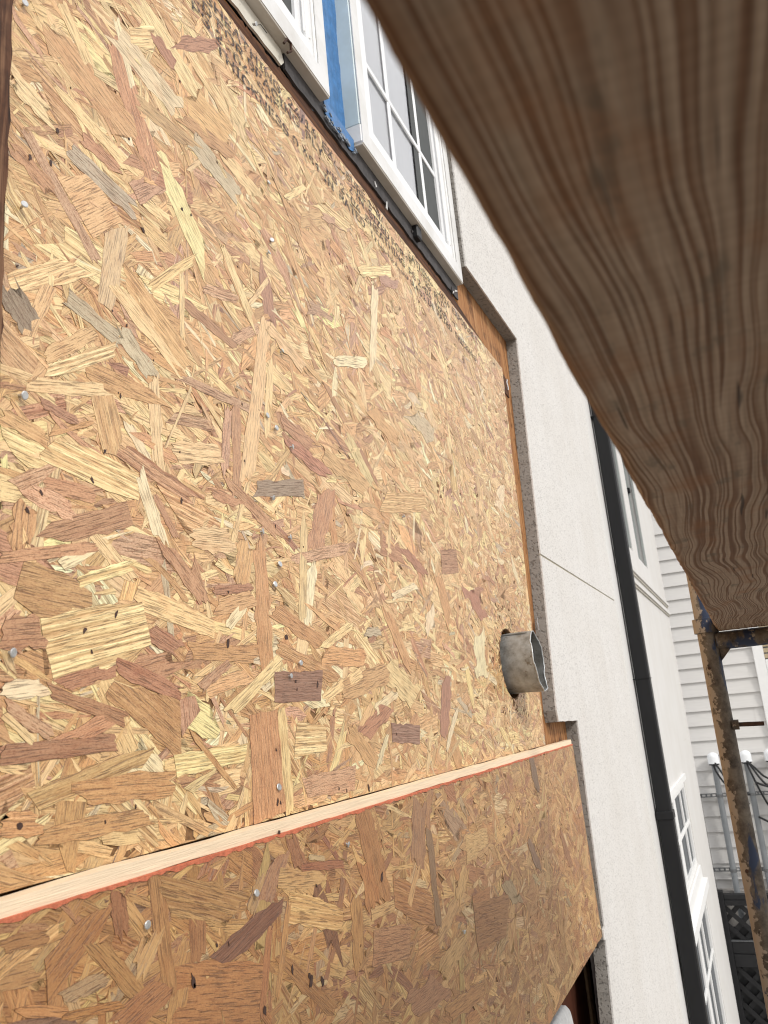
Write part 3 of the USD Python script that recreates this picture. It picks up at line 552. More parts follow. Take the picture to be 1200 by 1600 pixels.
    for q, (col, b, xy, is_line) in enumerate(traced):
        P = np.array(xy, float).reshape(-1, 2) / 1000
        if is_line:
            K = 9; s = np.linspace(0, 1, K)[:, None]; A = P[0] + (P[3] - P[0]) * s; B = P[1] + (P[2] - P[1]) * s; wv = np.linalg.norm(A - B, axis=1, keepdims=True); dirv = (P[3] - P[0]); ln = np.linalg.norm(dirv); dirv = dirv / ln; nv = np.array([-dirv[1], dirv[0]])
            A = A + nv * wv * g.normal(0, .06, (K, 1)); B = B + nv * wv * g.normal(0, .06, (K, 1))
            mc = 6; cols = []; ends = g.normal(0, .16, (2, mc)) + np.array([g.normal(0, .3), g.normal(0, .3)])[:, None] * np.linspace(-1, 1, mc); pinch = [(g.uniform(.25, .8) if g.random() < .35 else 1) for _ in range(2)]
            for c in range(mc):
                f_ = np.full(K, c / (mc - 1)); f_[0] = .5 + (f_[0] - .5) * pinch[0]; f_[-1] = .5 + (f_[-1] - .5) * pinch[1]
                col_ = A + (B - A) * f_[:, None]; col_[0] += dirv * ends[0, c] * min(wv[0, 0], .03); col_[-1] += dirv * ends[1, c] * min(wv[-1, 0], .03); cols.append(col_)
            TP = np.concatenate(cols, 0); tfq, lpq = strip_faces(K, mc)
        else:
            pts = []
            for i in range(len(P)):
                a, c = P[i], P[(i + 1) % len(P)]; e = np.linalg.norm(c - a); k = max(2, int(e / .013)); nn = np.array([-(c - a)[1], (c - a)[0]]) / e
                for j in range(k): pts.append(a + (c - a) * j / k + (nn * g.normal(0, .0011) if j else 0))
            TP = np.array(pts)
            tfq = np.array(mapbox_earcut.triangulate_float64(TP, np.array([len(TP)], dtype=np.uint32))).reshape(-1, 3).astype(int); lpq = np.arange(len(TP))
            r_ = Polygon(P).minimum_rotated_rectangle.exterior.coords; e1, e2 = np.subtract(r_[1], r_[0]), np.subtract(r_[2], r_[1]); dirv = e1 if np.hypot(*e1) > np.hypot(*e2) else e2; dirv = dirv / np.hypot(*dirv); nv = np.array([-dirv[1], dirv[0]])
        TP = keep_in(TP); c0 = TP.mean(0); loc = np.stack([(TP - c0) @ dirv, (TP - c0) @ nv], -1)
        hq = .00125 + (.00035 * q / len(traced)) + loc[:, 0] * g.normal(0, .0012)
        tq = np.array(TONES[col]) * tint * np.exp(g.normal(0, .07)) * np.exp(g.normal(0, .02, 3))
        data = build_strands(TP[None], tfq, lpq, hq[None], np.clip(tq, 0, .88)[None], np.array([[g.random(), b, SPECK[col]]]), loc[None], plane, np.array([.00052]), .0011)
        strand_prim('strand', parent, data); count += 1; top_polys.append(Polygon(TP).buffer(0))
    # ---- the largest of the others become parts as well
    cpx = np.array([to_px(x, plane, z) for x, z in zip(cx, cz)]); inv = (cpx[:, 0] > 0) & (cpx[:, 0] < 1200) & (cpx[:, 1] > 0) & (cpx[:, 1] < 1600)
    score = np.where(inv, L * W / cpx[:, 2] ** 2 * (.25 + layer) ** 2, 0); big = np.argsort(-score)[:max(0, parts - count)]
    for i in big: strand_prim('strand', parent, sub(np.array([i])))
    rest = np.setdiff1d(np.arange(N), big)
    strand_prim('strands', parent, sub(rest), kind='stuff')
def nail(parent, x, z, plane, seed, proud=None):
    g = np.random.default_rng(seed); h = proud if proud is not None else g.uniform(.0016, .0045); tilt = g.normal(0, .22, 2)
    d = np.array([tilt[0], -1.0, tilt[1]]); d /= np.linalg.norm(d); r = g.uniform(.0036, .0044)
    a = np.cross(d, (0, 0, 1)); a /= np.linalg.norm(a); b = np.cross(d, a); t = np.linspace(0, 2 * np.pi, 14, endpoint=False); base = np.array([x, plane - .0012, z]); tip = base + d * h
    ring = lambda rr, o: tip + d * o + rr * (np.cos(t)[:, None] * a + np.sin(t)[:, None] * b)
    head = trimesh.Trimesh(np.vstack([ring(r * .9, 0), ring(r, .0004), ring(r, .0011), ring(r * .82, .0016)])).convex_hull
    shank = tube([base - d * .004, tip + d * .0002], .0015, 8)
    obj('nail', [head, shank], M['zinc'], parent)
def spots(parent, pts, plane, seed, big=1.0, traced=99):
    g = np.random.default_rng(seed); out = []
    for j_, (x, z) in enumerate(pts):
        k = 11; t = np.linspace(0, 2 * np.pi, k, endpoint=False); a = g.uniform(.0012, .0026) * (big if j_ < traced else .5); r = a * np.exp(g.normal(0, .22, k)); e = g.uniform(1.1, 2.4); an = g.uniform(.9, 2.2)
        q = np.stack([r * np.cos(t) * e, r * np.sin(t)], 1); R = np.array([[np.cos(an), -np.sin(an)], [np.sin(an), np.cos(an)]]); q = q @ R.T + (x, z)
        out.append(prism(Polygon(q).buffer(0), plane - .00195, plane - .0012))
    obj('resin_spots', out, M['resin'], parent, kind='stuff')

board = thing('strand_board', 'large pale strand board nailed to the wall above the thin pine strip', 'strand board')
UP_OUT = [(.489, -.1045), (2.412, -.1045), (2.508, 1.118), (.489, 1.118)]; HOLE = (2.138, .122, .091)
panel = Polygon(UP_OUT).difference(Point(*HOLE[:2]).buffer(HOLE[2], 32))
obj('panel', prism(panel, .5702, .5815), M['board_core'], board)
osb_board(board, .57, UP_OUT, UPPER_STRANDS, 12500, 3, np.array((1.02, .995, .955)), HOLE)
for i, (x, z) in enumerate(UPPER_NAILS): nail(board, x / 1000, z / 1000, .57, 40 + i, proud=.006 if i in (1, 2) else None)
g_ = np.random.default_rng(77)
spots(board, [(x / 1000, z / 1000) for x, z in UPPER_SPOTS] + [(g_.uniform(.5, 2.4), g_.uniform(-.1, 1.1)) for _ in range(60)], .57, 5, 1.0, len(UPPER_SPOTS))
low = thing('strand_board', 'darker brown strand board below the thin pine strip', 'strand board')
LO_OUT = [(-.5, -.690), (2.735, -.690), (2.695, -.1195), (-.5, -.1195)]
obj('panel', prism(LO_OUT, .5502, .5612), M['board_core'], low)
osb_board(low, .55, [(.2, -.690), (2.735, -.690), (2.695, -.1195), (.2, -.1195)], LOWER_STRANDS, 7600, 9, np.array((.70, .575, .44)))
for i, (x, z) in enumerate(LOWER_NAILS): nail(low, x / 1000, z / 1000, .55, 90 + i)
spots(low, [(x / 1000, z / 1000) for x, z in LOWER_SPOTS] + [(g_.uniform(.5, 2.6), g_.uniform(-.68, -.13)) for _ in range(45)], .55, 6, 1.4, len(LOWER_SPOTS))
# the rim of the lower board: sprayed red, bleeding a little over its face
xs = np.arange(-.5, 2.695, .004); lowz = -.1195 - np.clip(.0030 + .0022 * (meshkit.fbm(np.stack([xs * 90, xs * 0, xs * 0], 1), 4, 3) - .5) * 3, .0006, .008)
redp = Polygon([(x, z) for x, z in zip(xs, lowz)] + [(2.694, -.1192), (-.5, -.1192)])
obj('red_edge_paint', prism(redp, .5480, .5492), M['red_paint'], low)
obj('painted_edge', cbox(-.5, 2.694, .5492, .5612, -.1195, -.1188, .0002), M['red_paint'], low)
# ink stamps along the upper rim of the large board
rows = [(1.086, .019, 'RATED SHEATHING  24/16  EXPOSURE 1  ', .70), (1.061, .019, 'SIZED FOR SPACING  PLY  15/32 IN  ', .74), (1.036, .019, 'PS 2-04  SHEATHING  ', .80), (1.011, .019, 'THICKNESS 0.451 IN  RATED  ', .86)]
for ri, (z, hgt_, word, xs_) in enumerate(rows):
    t_ = meshkit.text_mesh((word * 6)[:int(80 - 6 * ri)], hgt_, .0003, bold=True); v = t_.vertices; w_ = v[:, 0].max(); keepx = xs_ + v[:, 0] * (1.45 / 1.0)
    t_.vertices = np.stack([keepx, .57 - .00205 - v[:, 2], z + v[:, 1]], 1)
    tri = t_.vertices[t_.faces].mean(1); ok = (tri[:, 0] < 2.40) & (meshkit.noise(np.stack([tri[:, 0] * 7, tri[:, 2] * 30, tri[:, 0] * 0 + ri], 1), 8) < .66 - .10 * (tri[:, 0] - .8) + .06 * (ri == 0))
    t_.update_faces(ok); obj('ink_stamp', t_, M['ink'], board, kind='stuff')
strip = obj('pine_strip', prism(ragged([(-.5, -.1188), (2.690, -.1185)], .05, .0006, 3) + [(2.690, -.1050)] + ragged([(2.690, -.1050), (-.5, -.1052)], .05, .0006, 4)[1:], .5510, .5690), M['batten'], None)
keys(strip, 'thin strip of fresh pale pine between the two strand boards', 'timber strip')
# ---------------------------------------------------------------- stucco house: sheathing, stucco, windows
house = thing('stucco_house', 'house wall of white stucco with its old sheathing partly laid bare', 'house')
cut = ragged([(2.10, 3.0), (2.10, 1.285), (2.66, 1.297), (2.69, 1.297), (2.585, .48), (2.505, -.011)],   .014, .0006, 5) + ragged([(2.512, -.044), (2.80, -.050), (2.775, -.4), (2.762, -.668)], .016, .0006, 6) + ragged([(2.735, -.672), (2.733, -.700)], .02, .0005, 1) + ragged([(2.752, -.703), (2.70, -.92), (2.60, -1.6), (2.60, -4.5)], .02, .0015, 7)
wall_poly = Polygon(cut + [(4.21, -4.5), (4.21, 3.0)]).buffer(0)
groove = Polygon([(2.4, .4765), (4.17, .4845), (4.19, .490), (4.17, .4915), (2.4, .4845)])
obj('stucco_base', prism(wall_poly, .5475, .5845), M['cement'], house)
obj('stucco_finish', prism(wall_poly.difference(groove), .5430, .5475), M['stucco'], house)
obj('groove_lining', prism(groove.intersection(wall_poly), .5465, .5474), plain('groove_tan', (.52, .48, .38), .9, var=.25, scale=60), house)  # lining coloured darker and tanner than the stucco
obj('stucco_above', prism(sbox(-3.0, 2.0995, 2.61, 3.0), .543, .5845), M['stucco'], house)
obj('corner_bead', cbox(4.2105, 4.247, .5405, .58, -4.5, 3.0, .003), M['stucco_smooth'], house)
# bare sheathing
obj('old_sheathing', prism(Polygon([(-3, -.62), (2.28, -.62), (2.28, -.62), (3.30, -.62), (3.30, .0), (3.30, 1.5), (2.11, 1.5), (2.11, 1.172), (-3, 1.172)]).difference(Point(2.138, .122).buffer(.089)), .5850, .6000), M['old_wood'], house)
xs = np.arange(.44, 2.62, .006); zt = np.interp(xs, [.9, 1.2, 1.4, 2.06], [1.160, 1.178, 1.180, 1.176]) + .010 * (meshkit.fbm(np.stack([xs * 40, xs * 0 + 1, xs * 0], 1), 4, 8) - .5) + .004 * np.random.default_rng(2).normal(size=len(xs)) * (np.random.default_rng(4).random(len(xs)) < .25)
zt = np.where(xs > 2.06, 1.172 - (xs - 2.06) * .10, zt)
obj('brown_sheathing_edge', prism(Polygon(list(zip(xs, zt)) + [(2.612, 1.05), (.44, 1.05)]).buffer(0), .5818, .5848), M['brown_edge'], house)
bx = ragged([(.482, -.104), (.4835, 1.3)], .02, .0012, 12)
obj('rotten_board', prism(Polygon(bx + [(-1.0, 1.3), (-1.0, -.104)]).buffer(0), .560, .5835), M['rotten_wood'], house)
fx = np.arange(1.100, 2.10, .008); fl = 1.176 + .010 * (meshkit.fbm(np.stack([fx * 30, fx * 0, fx * 0], 1), 4, 2) - .5)
felt = Polygon(list(zip(fx, fl)) + [(2.095, 1.232), (1.100, 1.232)]).buffer(0)
obj('felt_strip', prism(felt, .5765, .5815), M['felt'], house)
g_ = np.random.default_rng(31); tags = []
for x in (1.50, 1.56, 1.73, 1.745, 2.03, 2.04, 2.07):
    a = g_.uniform(.4, 2.4); l = g_.uniform(.012, .03); d = np.array([np.cos(a), np.sin(a)]) * l; nn = np.array([-d[1], d[0]]) / l * .0035; c = np.array([x, 1.18 + g_.uniform(-.01, .02)])
    tags.append(prism(Polygon([c - d / 2 - nn, c + d / 2 - nn * .3, c + d / 2 + nn * .3, c - d / 2 + nn]), .5735, .5755))
obj('torn_felt', tags[2:5], M['felt'], house); obj('torn_paper', tags[:2] + tags[5:], M['white_paint'], house)
obj('clip', cbox(1.735, 1.765, .562, .584, 1.185, 1.222, .003), M['black_wood'], house)
# blue membrane between the windows, creased
nx, nz = 26, 90; U, Wd = np.meshgrid(np.linspace(1.225, 1.40, nx), np.linspace(0, 1, nz)); base = 1.180 + .003 * np.sin(U * 190) + .003 * np.sin(U * 71); Zm = base + (2.3 - base) * Wd ** 1.6
fb = meshkit.fbm(np.stack([U * 34, Zm * 16, U * 0], -1), 4, 6); Ym = .5985 - .006 * fb - .003 * np.abs(np.sin(U * 130 + Zm * 8 + 3 * fb))
idx = np.arange(nx * nz).reshape(nz, nx); q = np.stack([idx[:-1, :-1], idx[:-1, 1:], idx[1:, 1:], idx[1:, :-1]], -1).reshape(-1, 4)
front = np.stack([U, Ym, Zm], -1).reshape(-1, 3); back = front + (0, .0012, 0); k = len(front)
edge = np.concatenate([idx[0, :], idx[1:, -1], idx[-1, -2::-1], idx[-2:0:-1, 0]]); sq = [(edge[i], edge[(i + 1) % len(edge)], edge[(i + 1) % len(edge)] + k, edge[i] + k) for i in range(len(edge))]
qq = np.vstack([q, q[:, ::-1] + k, np.array(sq)])
obj('blue_membrane', trimesh.Trimesh(np.vstack([front, back]), np.vstack([qq[:, [0, 1, 2]], qq[:, [0, 2, 3]]]), process=False), M['membrane'], house, smooth=40)
flap = Polygon([(1.255, 1.232), (1.392, 1.232)] + ragged([(1.392, 1.200), (1.36, 1.190), (1.335, 1.206), (1.30, 1.188), (1.282, 1.204), (1.255, 1.198)], .008, .002, 41)).buffer(0)
obj('torn_membrane', prism(flap, .5738, .5752), M['membrane'], house)
dirt = []
for i in range(34):
    c = np.array([g_.uniform(1.25, 1.40), 1.184 + abs(g_.normal(0, .014))]); t = np.linspace(0, 2 * np.pi, 7, endpoint=False); r = g_.uniform(.0012, .0042) * np.exp(g_.normal(0, .35, 7))
    dirt.append(prism(Polygon(np.stack([c[0] + r * np.cos(t) * 1.6, c[1] + r * np.sin(t)], 1)).buffer(0), .5690 + g_.uniform(0, .003), .5737))
obj('mortar_crumbs', dirt, plain('mortar_crumbs', (.24, .28, .33), .9, var=.6, scale=200), house, kind='stuff')
def sheet(x0, x1, z0, z1, y): return (np.array([(x0, y, z0), (x1, y, z0), (x1, y, z1), (x0, y, z1)]), np.array([(0, 1, 2), (0, 2, 3)]))
def window(x0, x1, z0, label, mull, apron):
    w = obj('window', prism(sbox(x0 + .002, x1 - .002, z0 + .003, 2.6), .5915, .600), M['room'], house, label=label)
    top = 2.6
    o = sbox(x0, x1, z0, top); i1 = sbox(x0 + .040, x1 - .040, z0 + .045, top + 1); i2 = sbox(x0 + .092, x1 - .070, z0 + .088, top + 1)
    def sub(name, mesh, mm, **k): return obj(name, mesh, mm, w, **k)
    sub('casing_side', cbox(x0, x0 + .044, .5575, .600, z0 + .050, top, .003), M['jamb_shade'] if mull else M['white_paint'])
    sub('casing_side', cbox(x1 - .044, x1, .5575, .600, z0 + .050, top, .003), M['white_paint'])
    sub('casing_sill', cbox(x0 - .001, x1 + .001, .5555, .601, z0 + .004, z0 + .052, .003), M['white_paint'])
    sub('casing_face', prism(sbox(x0 + .001, x1 - .001, z0 + .002, top).difference(i1), .5545, .5565), M['white_paint'])
    sub('sill_underside', cbox(x0 + .001, x1 - .001, .5560, .6005, z0 - .002, z0 + .0038, .001), M['sill_shade'])
    sub('inner_frame', prism(sbox(x0 + .044, x1 - .044, z0 + .050, top).difference(i2), .5640, .600), M['vinyl'])
    sub('sash', prism(sbox(x0 + .090, x1 - .068, z0 + .086, top).difference(sbox(x0 + .112, x1 - .098, z0 + .112, top + 1)), .5710, .590), M['vinyl'])
    for xt in (.056, .076): sub('track', cbox(x1 - xt - .003, x1 - xt + .003, .5625, .5655, z0 + .10, top, .001), M['trim'])
    sub('pane', sheet(x0 + .110, x1 - .096, z0 + .110, top - .02, .5800), M['glass'])
    for xm in ([x0 + .255, x0 + .475] if mull else [x0 + .22, x0 + .40]): sub('muntin', cbox(xm - .0085, xm + .0085, .5745, .5795, z0 + .112, top - .02, .0015), M['vinyl'])
    for zm in (z0 + .315, z0 + .60): sub('muntin', cbox(x0 + .112, x1 - .098, .5738, .5792, zm - .0085, zm + .0085, .0015), M['vinyl'])
    sub('sky_reflection', prism(Polygon([(x0 + .108, z0 + .108), (x0 + .455, z0 + .108), (x0 + .48, top - .03), (x0 + .108, top - .03)]), .5835, .5850), M['sky_reflection'])  # white sheet behind the glass, added in place of a sky reflection
    sub('grey_pane_sheet', prism(Polygon([(x0 + .424, z0 + .108), (x1 - .094, z0 + .108), (x1 - .094, top - .03), (x0 + .449, top - .03)]), .5772, .5780), M['grey_sheet'])  # dark grey sheet over the right part of the pane
    return w
window(1.398, 2.086, 1.222, 'white window with a blue tinted frame side', True, None)
window(.52, 1.243, 1.217, 'white window at the upper edge of the photo', False, None)
obj('apron', prism(Polygon(ragged([(.45, 1.158), (1.086, 1.176)], .02, .0025, 3) + [(1.098, 1.192), (1.088, 1.213), (.45, 1.213)]).buffer(0), .5770, .5815), M['apron_paint'], house)
hx = [(1.07, .560, 1.203), (1.075, .556, 1.215), (1.088, .555, 1.216), (1.092, .558, 1.203), (1.085, .562, 1.196)]
obj('curled_strip', tube(hx, .0025, 8), M['rust'], house)
obj('wire', tube([(.99, .575, 1.178), (.998, .565, 1.182), (1.010, .56, 1.172)], .0007, 6), M['black_metal'], house)
# dark backing and cavity behind
obj('dark_backing', [cbox(-3, 4.2, .602, .75, -.56, 3.0), cbox(-3, 2.1, .602, .75, -4.5, -.57), cbox(3.3, 4.2, .602, .75, -4.5, -.57)], M['room'], house)  # solid boxes painted dark to read as unlit interior
obj('cavity_board', cbox(2.1, 3.295, .665, .75, -4.5, -.57), M['red_brown'], house)
obj('stud', cbox(2.925, 2.972, .654, .6645, -2.4, -.60, .003), M['stud'], house)
gw = ragged([(2.770, -.69), (2.702, -1.5)], .02, .002, 14)
obj('grey_timber', prism(Polygon([(2.752, -.69)] + ragged([(2.752, -.69), (2.684, -1.5)], .02, .002, 13)[1:] + gw[::-1]).buffer(0), .566, .597), M['grey_wood'], house)
rk = trimesh.creation.icosphere(3); v = rk.vertices; s_ = np.sign(v) * np.abs(v) ** .45; rk.vertices = s_ * (.17, .030, .16) * (1 + .05 * (meshkit.fbm(v * 3, 3, 4)[:, None] - .5)) + (2.27, .618, -.925)
obj('plaster_lump', rk, M['foam'], house, smooth=35)
for x, z, a in ((2.545, 1.075, .1), (2.515, .255, .3)):
    fb_ = []
    for i in range(7): fb_.append((x + .006 * math.sin(i * 1.3 + a), z - .020 + .0066 * i))
    obj('flashing_scrap', prism(Polygon(fb_ + [(p[0] + .012 + .004 * math.cos(i * 2), p[1] + .002) for i, p in enumerate(fb_[::-1])]).buffer(0), .5680, .5692), M['chrome'], house)
# ---------------------------------------------------------------- duct stub
duct = thing('metal_duct_stub', 'cut end of a round galvanised metal duct sticking out of the board', 'duct')
na, nl = 72, 22; A, T = np.meshgrid(np.linspace(0, 2 * np.pi, na, endpoint=False), np.linspace(0, 1, nl)); rag = .010 * (meshkit.fbm(np.stack([np.cos(A) * 2.5, np.sin(A) * 2.5, A * 0], -1), 4, 5) - .5)
ext = .074 + rag - .006 * np.cos(A) + .006 * np.cos(A - 5.0); rad = .0795 + .004 * (meshkit.fbm(np.stack([np.cos(A) * 2, np.sin(A) * 2, T * 3], -1), 3, 2) - .5) * (.3 + T) + .0016 * np.exp(-((T - .93) / .02) ** 2) - .010 * np.exp(-((A - 5.75) / .22) ** 2) * T ** 3
Yc = .64 - (.07 + ext) * T; cx_, cz_ = 2.154, .122
def ring_surface(r, Y): return np.stack([cx_ + r * np.cos(A), Y, cz_ + r * np.sin(A)], -1).reshape(-1, 3)
i_ = np.arange(na * nl).reshape(nl, na); q = np.stack([i_[:-1], np.roll(i_[:-1], -1, 1), np.roll(i_[1:], -1, 1), i_[1:]], -1).reshape(-1, 4); k = na * nl
e0 = i_[-1]; lip = np.stack([e0, np.roll(e0, -1), np.roll(e0, -1) + k, e0 + k], -1); e1 = i_[0]; lip2 = np.stack([e1, np.roll(e1, -1), np.roll(e1, -1) + k, e1 + k], -1)
obj('duct_pipe', (np.vstack([ring_surface(rad, Yc), ring_surface(rad - .0016, Yc)]), np.vstack([q, q[:, ::-1] + k, lip, lip2])), M['duct'], duct, smooth=40)
seam = [(cx_ + .0815 * math.cos(2.0), .60 - .010 * i, cz_ + .0815 * math.sin(2.0)) for i in range(10)]
obj('duct_seam', tube(seam, .0022, 8), M['duct'], duct)
rim_ = np.stack([cx_ + (rad[-1] - .0006) * np.cos(A[-1]), Yc[-1] + .0006, cz_ + (rad[-1] - .0006) * np.sin(A[-1])], -1)
obj('duct_rim', tube(np.vstack([rim_, rim_[:2]]), .0015 + .0007 * meshkit.noise(np.vstack([rim_, rim_[:2]]) * 90, 2), 7), plain('bright_cut_rim', (.50, .51, .51), .4, .5, var=.4, scale=120), duct, smooth=60)
# ---------------------------------------------------------------- wing beyond: smooth stucco, windows
wing = thing('smooth_stucco_wing', 'smooth white stucco wing with windows beyond the black downpipe', 'building')
fa, fbx = sbox(4.75, 5.50, .945, 2.30), sbox(5.80, 6.38, .945, 2.30)
la = sbox(4.50, 6.34, -1.135, -.578); lb = sbox(4.50, 6.47, -3.3, -1.300)
face = Polygon([(4.2475, -4.5), (7.50, -4.5), (7.60, -1.0), (7.60, 3.0), (4.2475, 3.0)])
for h_ in (fa, fbx, la, lb): face = face.difference(h_)
obj('wall', prism(face, .5445, .740), M['stucco_smooth'], wing)
obj('wall_core', cbox(4.26, 7.48, .743, .85, -4.5, 3.0), M['room'], wing)
for k, zc in enumerate((.790, .712)):
    obj('sill_band', prism(sbox(4.505, 7.598, zc - .020, zc + .008), .5265, .5443), M['stucco_smooth'], wing)
    obj('sill_band', prism(sbox(4.505, 7.598, zc - .034, zc - .0205), .5355, .5442), plain(f'tan_band_{k}', (.52, .49, .43), .85, var=.15), wing)  # lower strip of each band set to a darker tan
def wing_window(x0, x1, z0, z1, depth, vx, hz, label, tracks=0, thick=.045):
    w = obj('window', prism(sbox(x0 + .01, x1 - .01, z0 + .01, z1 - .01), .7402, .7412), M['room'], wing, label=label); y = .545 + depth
    sub = lambda n_, m_, mm: obj(n_, m_, mm, w)
    sub('frame', prism(sbox(x0 + .001, x1 - .001, z0 + .001, z1 - .001).difference(sbox(x0 + .05, x1 - thick, z0 + .045, z1 - .04)), y, .7395), M['trim'])
    sub('pane', sheet(x0 + .04, x1 - thick + .01, z0 + .035, z1 - .03, y + .016), M['glass_dim'])
    for xm, ww in vx: sub('muntin', cbox(xm - ww / 2, xm + ww / 2, y + .001, y + .015, z0 + .04, z1 - .035, .002), M['trim'])
    for zm, ww in hz: sub('muntin', cbox(x0 + .045, x1 - thick + .005, y + .002, y + .0145, zm - ww / 2, zm + ww / 2, .002), M['trim'])
    for k in range(tracks): sub('track', cbox(x1 - .0125, x1 - .0014, .548 + k * depth / (tracks + .2), .548 + k * depth / (tracks + .2) + depth * .42 / tracks, z0 + .03, z1 - .03, .001), M['track'])
    if tracks: sub('latch', cbox(x1 - .05, x1 - .014, .575, .60, z1 - .75, z1 - .71, .004), M['black_metal'])
    return w
wing_window(4.75, 5.50, .945, 2.30, .150, [], [(1.30, .03)], 'nearer of the two upper windows in the smooth wing', 4)
wing_window(5.80, 6.38, .945, 2.30, .150, [], [(1.30, .03)], 'farther of the two upper windows in the smooth wing', 4)
wing_window(4.50, 6.34, -1.135, -.578, .006, [(5.52, .11), (5.99, .028), (4.98, .028)], [(-.850, .028)], 'lower window with white bars and six panes in view')
wing_window(4.50, 6.47, -3.3, -1.300, .006, [(5.66, .11), (5.99, .028), (4.98, .028)], [(-1.700, .028), (-2.3, .028)], 'tall window with white bars below the sloping sill')
obj('window_sill', prism(sbox(4.50, 6.42, -1.288, -1.232), .505, .5443), M['trim'], wing); obj('window_sill', prism(sbox(4.50, 6.36, -1.2315, -1.140), .532, .5442), M['trim'], wing); obj('window_head', prism(sbox(4.50, 6.36, -.574, -.535), .530, .5442), M['trim'], wing)
for xx in (7.02,): obj('joint_line', prism(Polygon([(6.9, -.345), (7.58, -.335), (7.58, -.331), (6.9, -.340)]), .5436, .5444), plain('pale_joint', (.60, .585, .56), .9), wing)
# ---------------------------------------------------------------- downpipe
dp = thing('downpipe', 'black metal downpipe of square section running down the stucco wall', 'downpipe')
obj('pipe', cbox(4.420, 4.500, .462, .535, -.560, 3.0, .008), M['black_metal'], dp); obj('pipe', cbox(4.418, 4.502, .4605, .5365, -4.4, -.561, .008), M['black_metal'], dp)
obj('collar', cbox(4.412, 4.508, .456, .540, -.585, -.545, .004), M['black_metal'], dp)
for z in (.10, 1.55): obj('bracket', cbox(4.416, 4.504, .4585, .5440, z, z + .0035, .001), M['black_metal'], dp)
# ---------------------------------------------------------------- clapboard house
clap = thing('clapboard_house', 'cream clapboard house closing the gap at the far end', 'house')
obj('wall_core', cbox(8.03, 8.3, -1.2, 1.3, -4.5, 3.4), M['siding'], clap)
n_b = 0
for i in range(-2, 24):
    z1 = 1.117 + .127 * 2 - i * .127
    if z1 - .127 < -1.62: break
    z0 = z1 - .127; v = [(8.006, z1 + .012), (7.9955, z1 + .012), (7.978, z0), (7.990, z0 - .0005)]
    gi = np.random.default_rng(i + 50); cutx = gi.uniform(-.6, .4)
    for ya, yb in (((-1.1, cutx - .0007), (cutx + .0007, .78)) if i % 3 == 0 else ((-1.1, .78),)):
        p3 = [(x, y, z) for y in (ya, yb) for x, z in v]; obj('clapboard', trimesh.Trimesh(p3).convex_hull, M['siding'], clap)
obj('ledge', cbox(7.955, 8.03, -1.1, .80, -1.672, -1.632, .004), M['ledge'], clap); obj('foundation', cbox(7.99, 8.03, -1.1, .80, -4.5, -1.673, .004), M['ledge'], clap)
wn = obj('window', cbox(7.974, 8.0, -1.0, -.165, -.40, 2.0, .003), M['room'], clap)
obj('trim', cbox(7.955, 7.985, -.162, -.075, -.46, 2.0, .004), M['trim'], wn); obj('trim', cbox(7.9545, 7.985, -1.0, -.163, -.46, .24, .004), M['trim'], wn)
for k in range(12): obj('blind_slat', cbox(7.966 + .004 * (k % 2), 7.972 + .004 * (k % 2), -1.0, -.1635, .25 + k * .05, .288 + k * .05, .002), M['blind'], wn)
# ---------------------------------------------------------------- conduits, straps, cables
for k, (y, lab) in enumerate(((.408, 'grey conduit with white cap left of the scaffold post'), (.145, 'grey conduit with white cap behind the scaffold post'), (-.050, 'grey conduit with white cap at the right picture edge'))):
    c = thing('conduit', lab, 'conduit', 'grey conduits on the clapboard wall')
    obj('pipe', tube([(7.915, y, -4.4), (7.915, y, -.575)], .0245, 16), M['pvc'], c, smooth=40)
    t = np.linspace(0, np.pi / 2, 8); prof = [(.044, -.59), (.048, -.60), (.047, -.565)] + [(.047 * math.cos(a), -.545 + .040 * math.sin(a)) for a in t[:-1]] + [(.0005, -.505)]
    cp = trimesh.creation.revolve(np.array(prof), sections=20); cp.apply_translation((7.915, y, 0)); obj('cap', cp, M['cap'], c, smooth=40)
    obj('collar', tube([(7.915, y, -.612), (7.915, y, -.586)], .041, 16), M['black_metal'], c, smooth=40)
    for z in (-.865, -1.468): obj('clamp', tube([(7.915, y, z - .012), (7.915, y, z + .012)], .029, 14), M['strut'], c, smooth=40)
for z, lab in ((-.865, 'upper perforated metal strap across the conduits'), (-1.468, 'lower perforated metal strap across the conduits')):
    s = sbox(-.5, .60, z - .016, z + .016)
    for k in range(26): s = s.difference(sbox(-.48 + k * .042, -.48 + k * .042 + .026, z - .008, z + .008))
    st_ = prism(s, 0, .006); v = st_.vertices.copy(); st_.vertices = np.stack([7.950 + v[:, 1], v[:, 0], v[:, 2]], 1)
    tag_ = obj('metal_strap', st_, M['strut']); keys(tag_, lab, 'metal strap')
def cable(pts, lab):
    p = np.array(pts, float); tt = np.linspace(0, len(p) - 1, 26); i = np.clip(tt.astype(int), 0, len(p) - 2); f = (tt - i)[:, None]
    P0, P1, P2, P3 = p[np.clip(i - 1, 0, None)], p[i], p[i + 1], p[np.clip(i + 2, None, len(p) - 1)]
    c = .5 * ((2 * P1) + (-P0 + P2) * f + (2 * P0 - 5 * P1 + 4 * P2 - P3) * f ** 2 + (-P0 + 3 * P1 - 3 * P2 + P3) * f ** 3)
    keys(obj('cable', tube(c, .0085, 8), M['cable'], smooth=60), lab, 'cable')
cable([(7.89, .415, -.59), (7.86, .40, -.66), (7.80, .35, -.75), (7.70, .27, -.84), (7.55, .18, -.90)], 'black cable leaving the left conduit cap, the lower of two')
cable([(7.88, .40, -.59), (7.84, .375, -.63), (7.78, .33, -.71), (7.68, .26, -.79), (7.55, .16, -.83)], 'black cable leaving the left conduit cap, the upper of two')
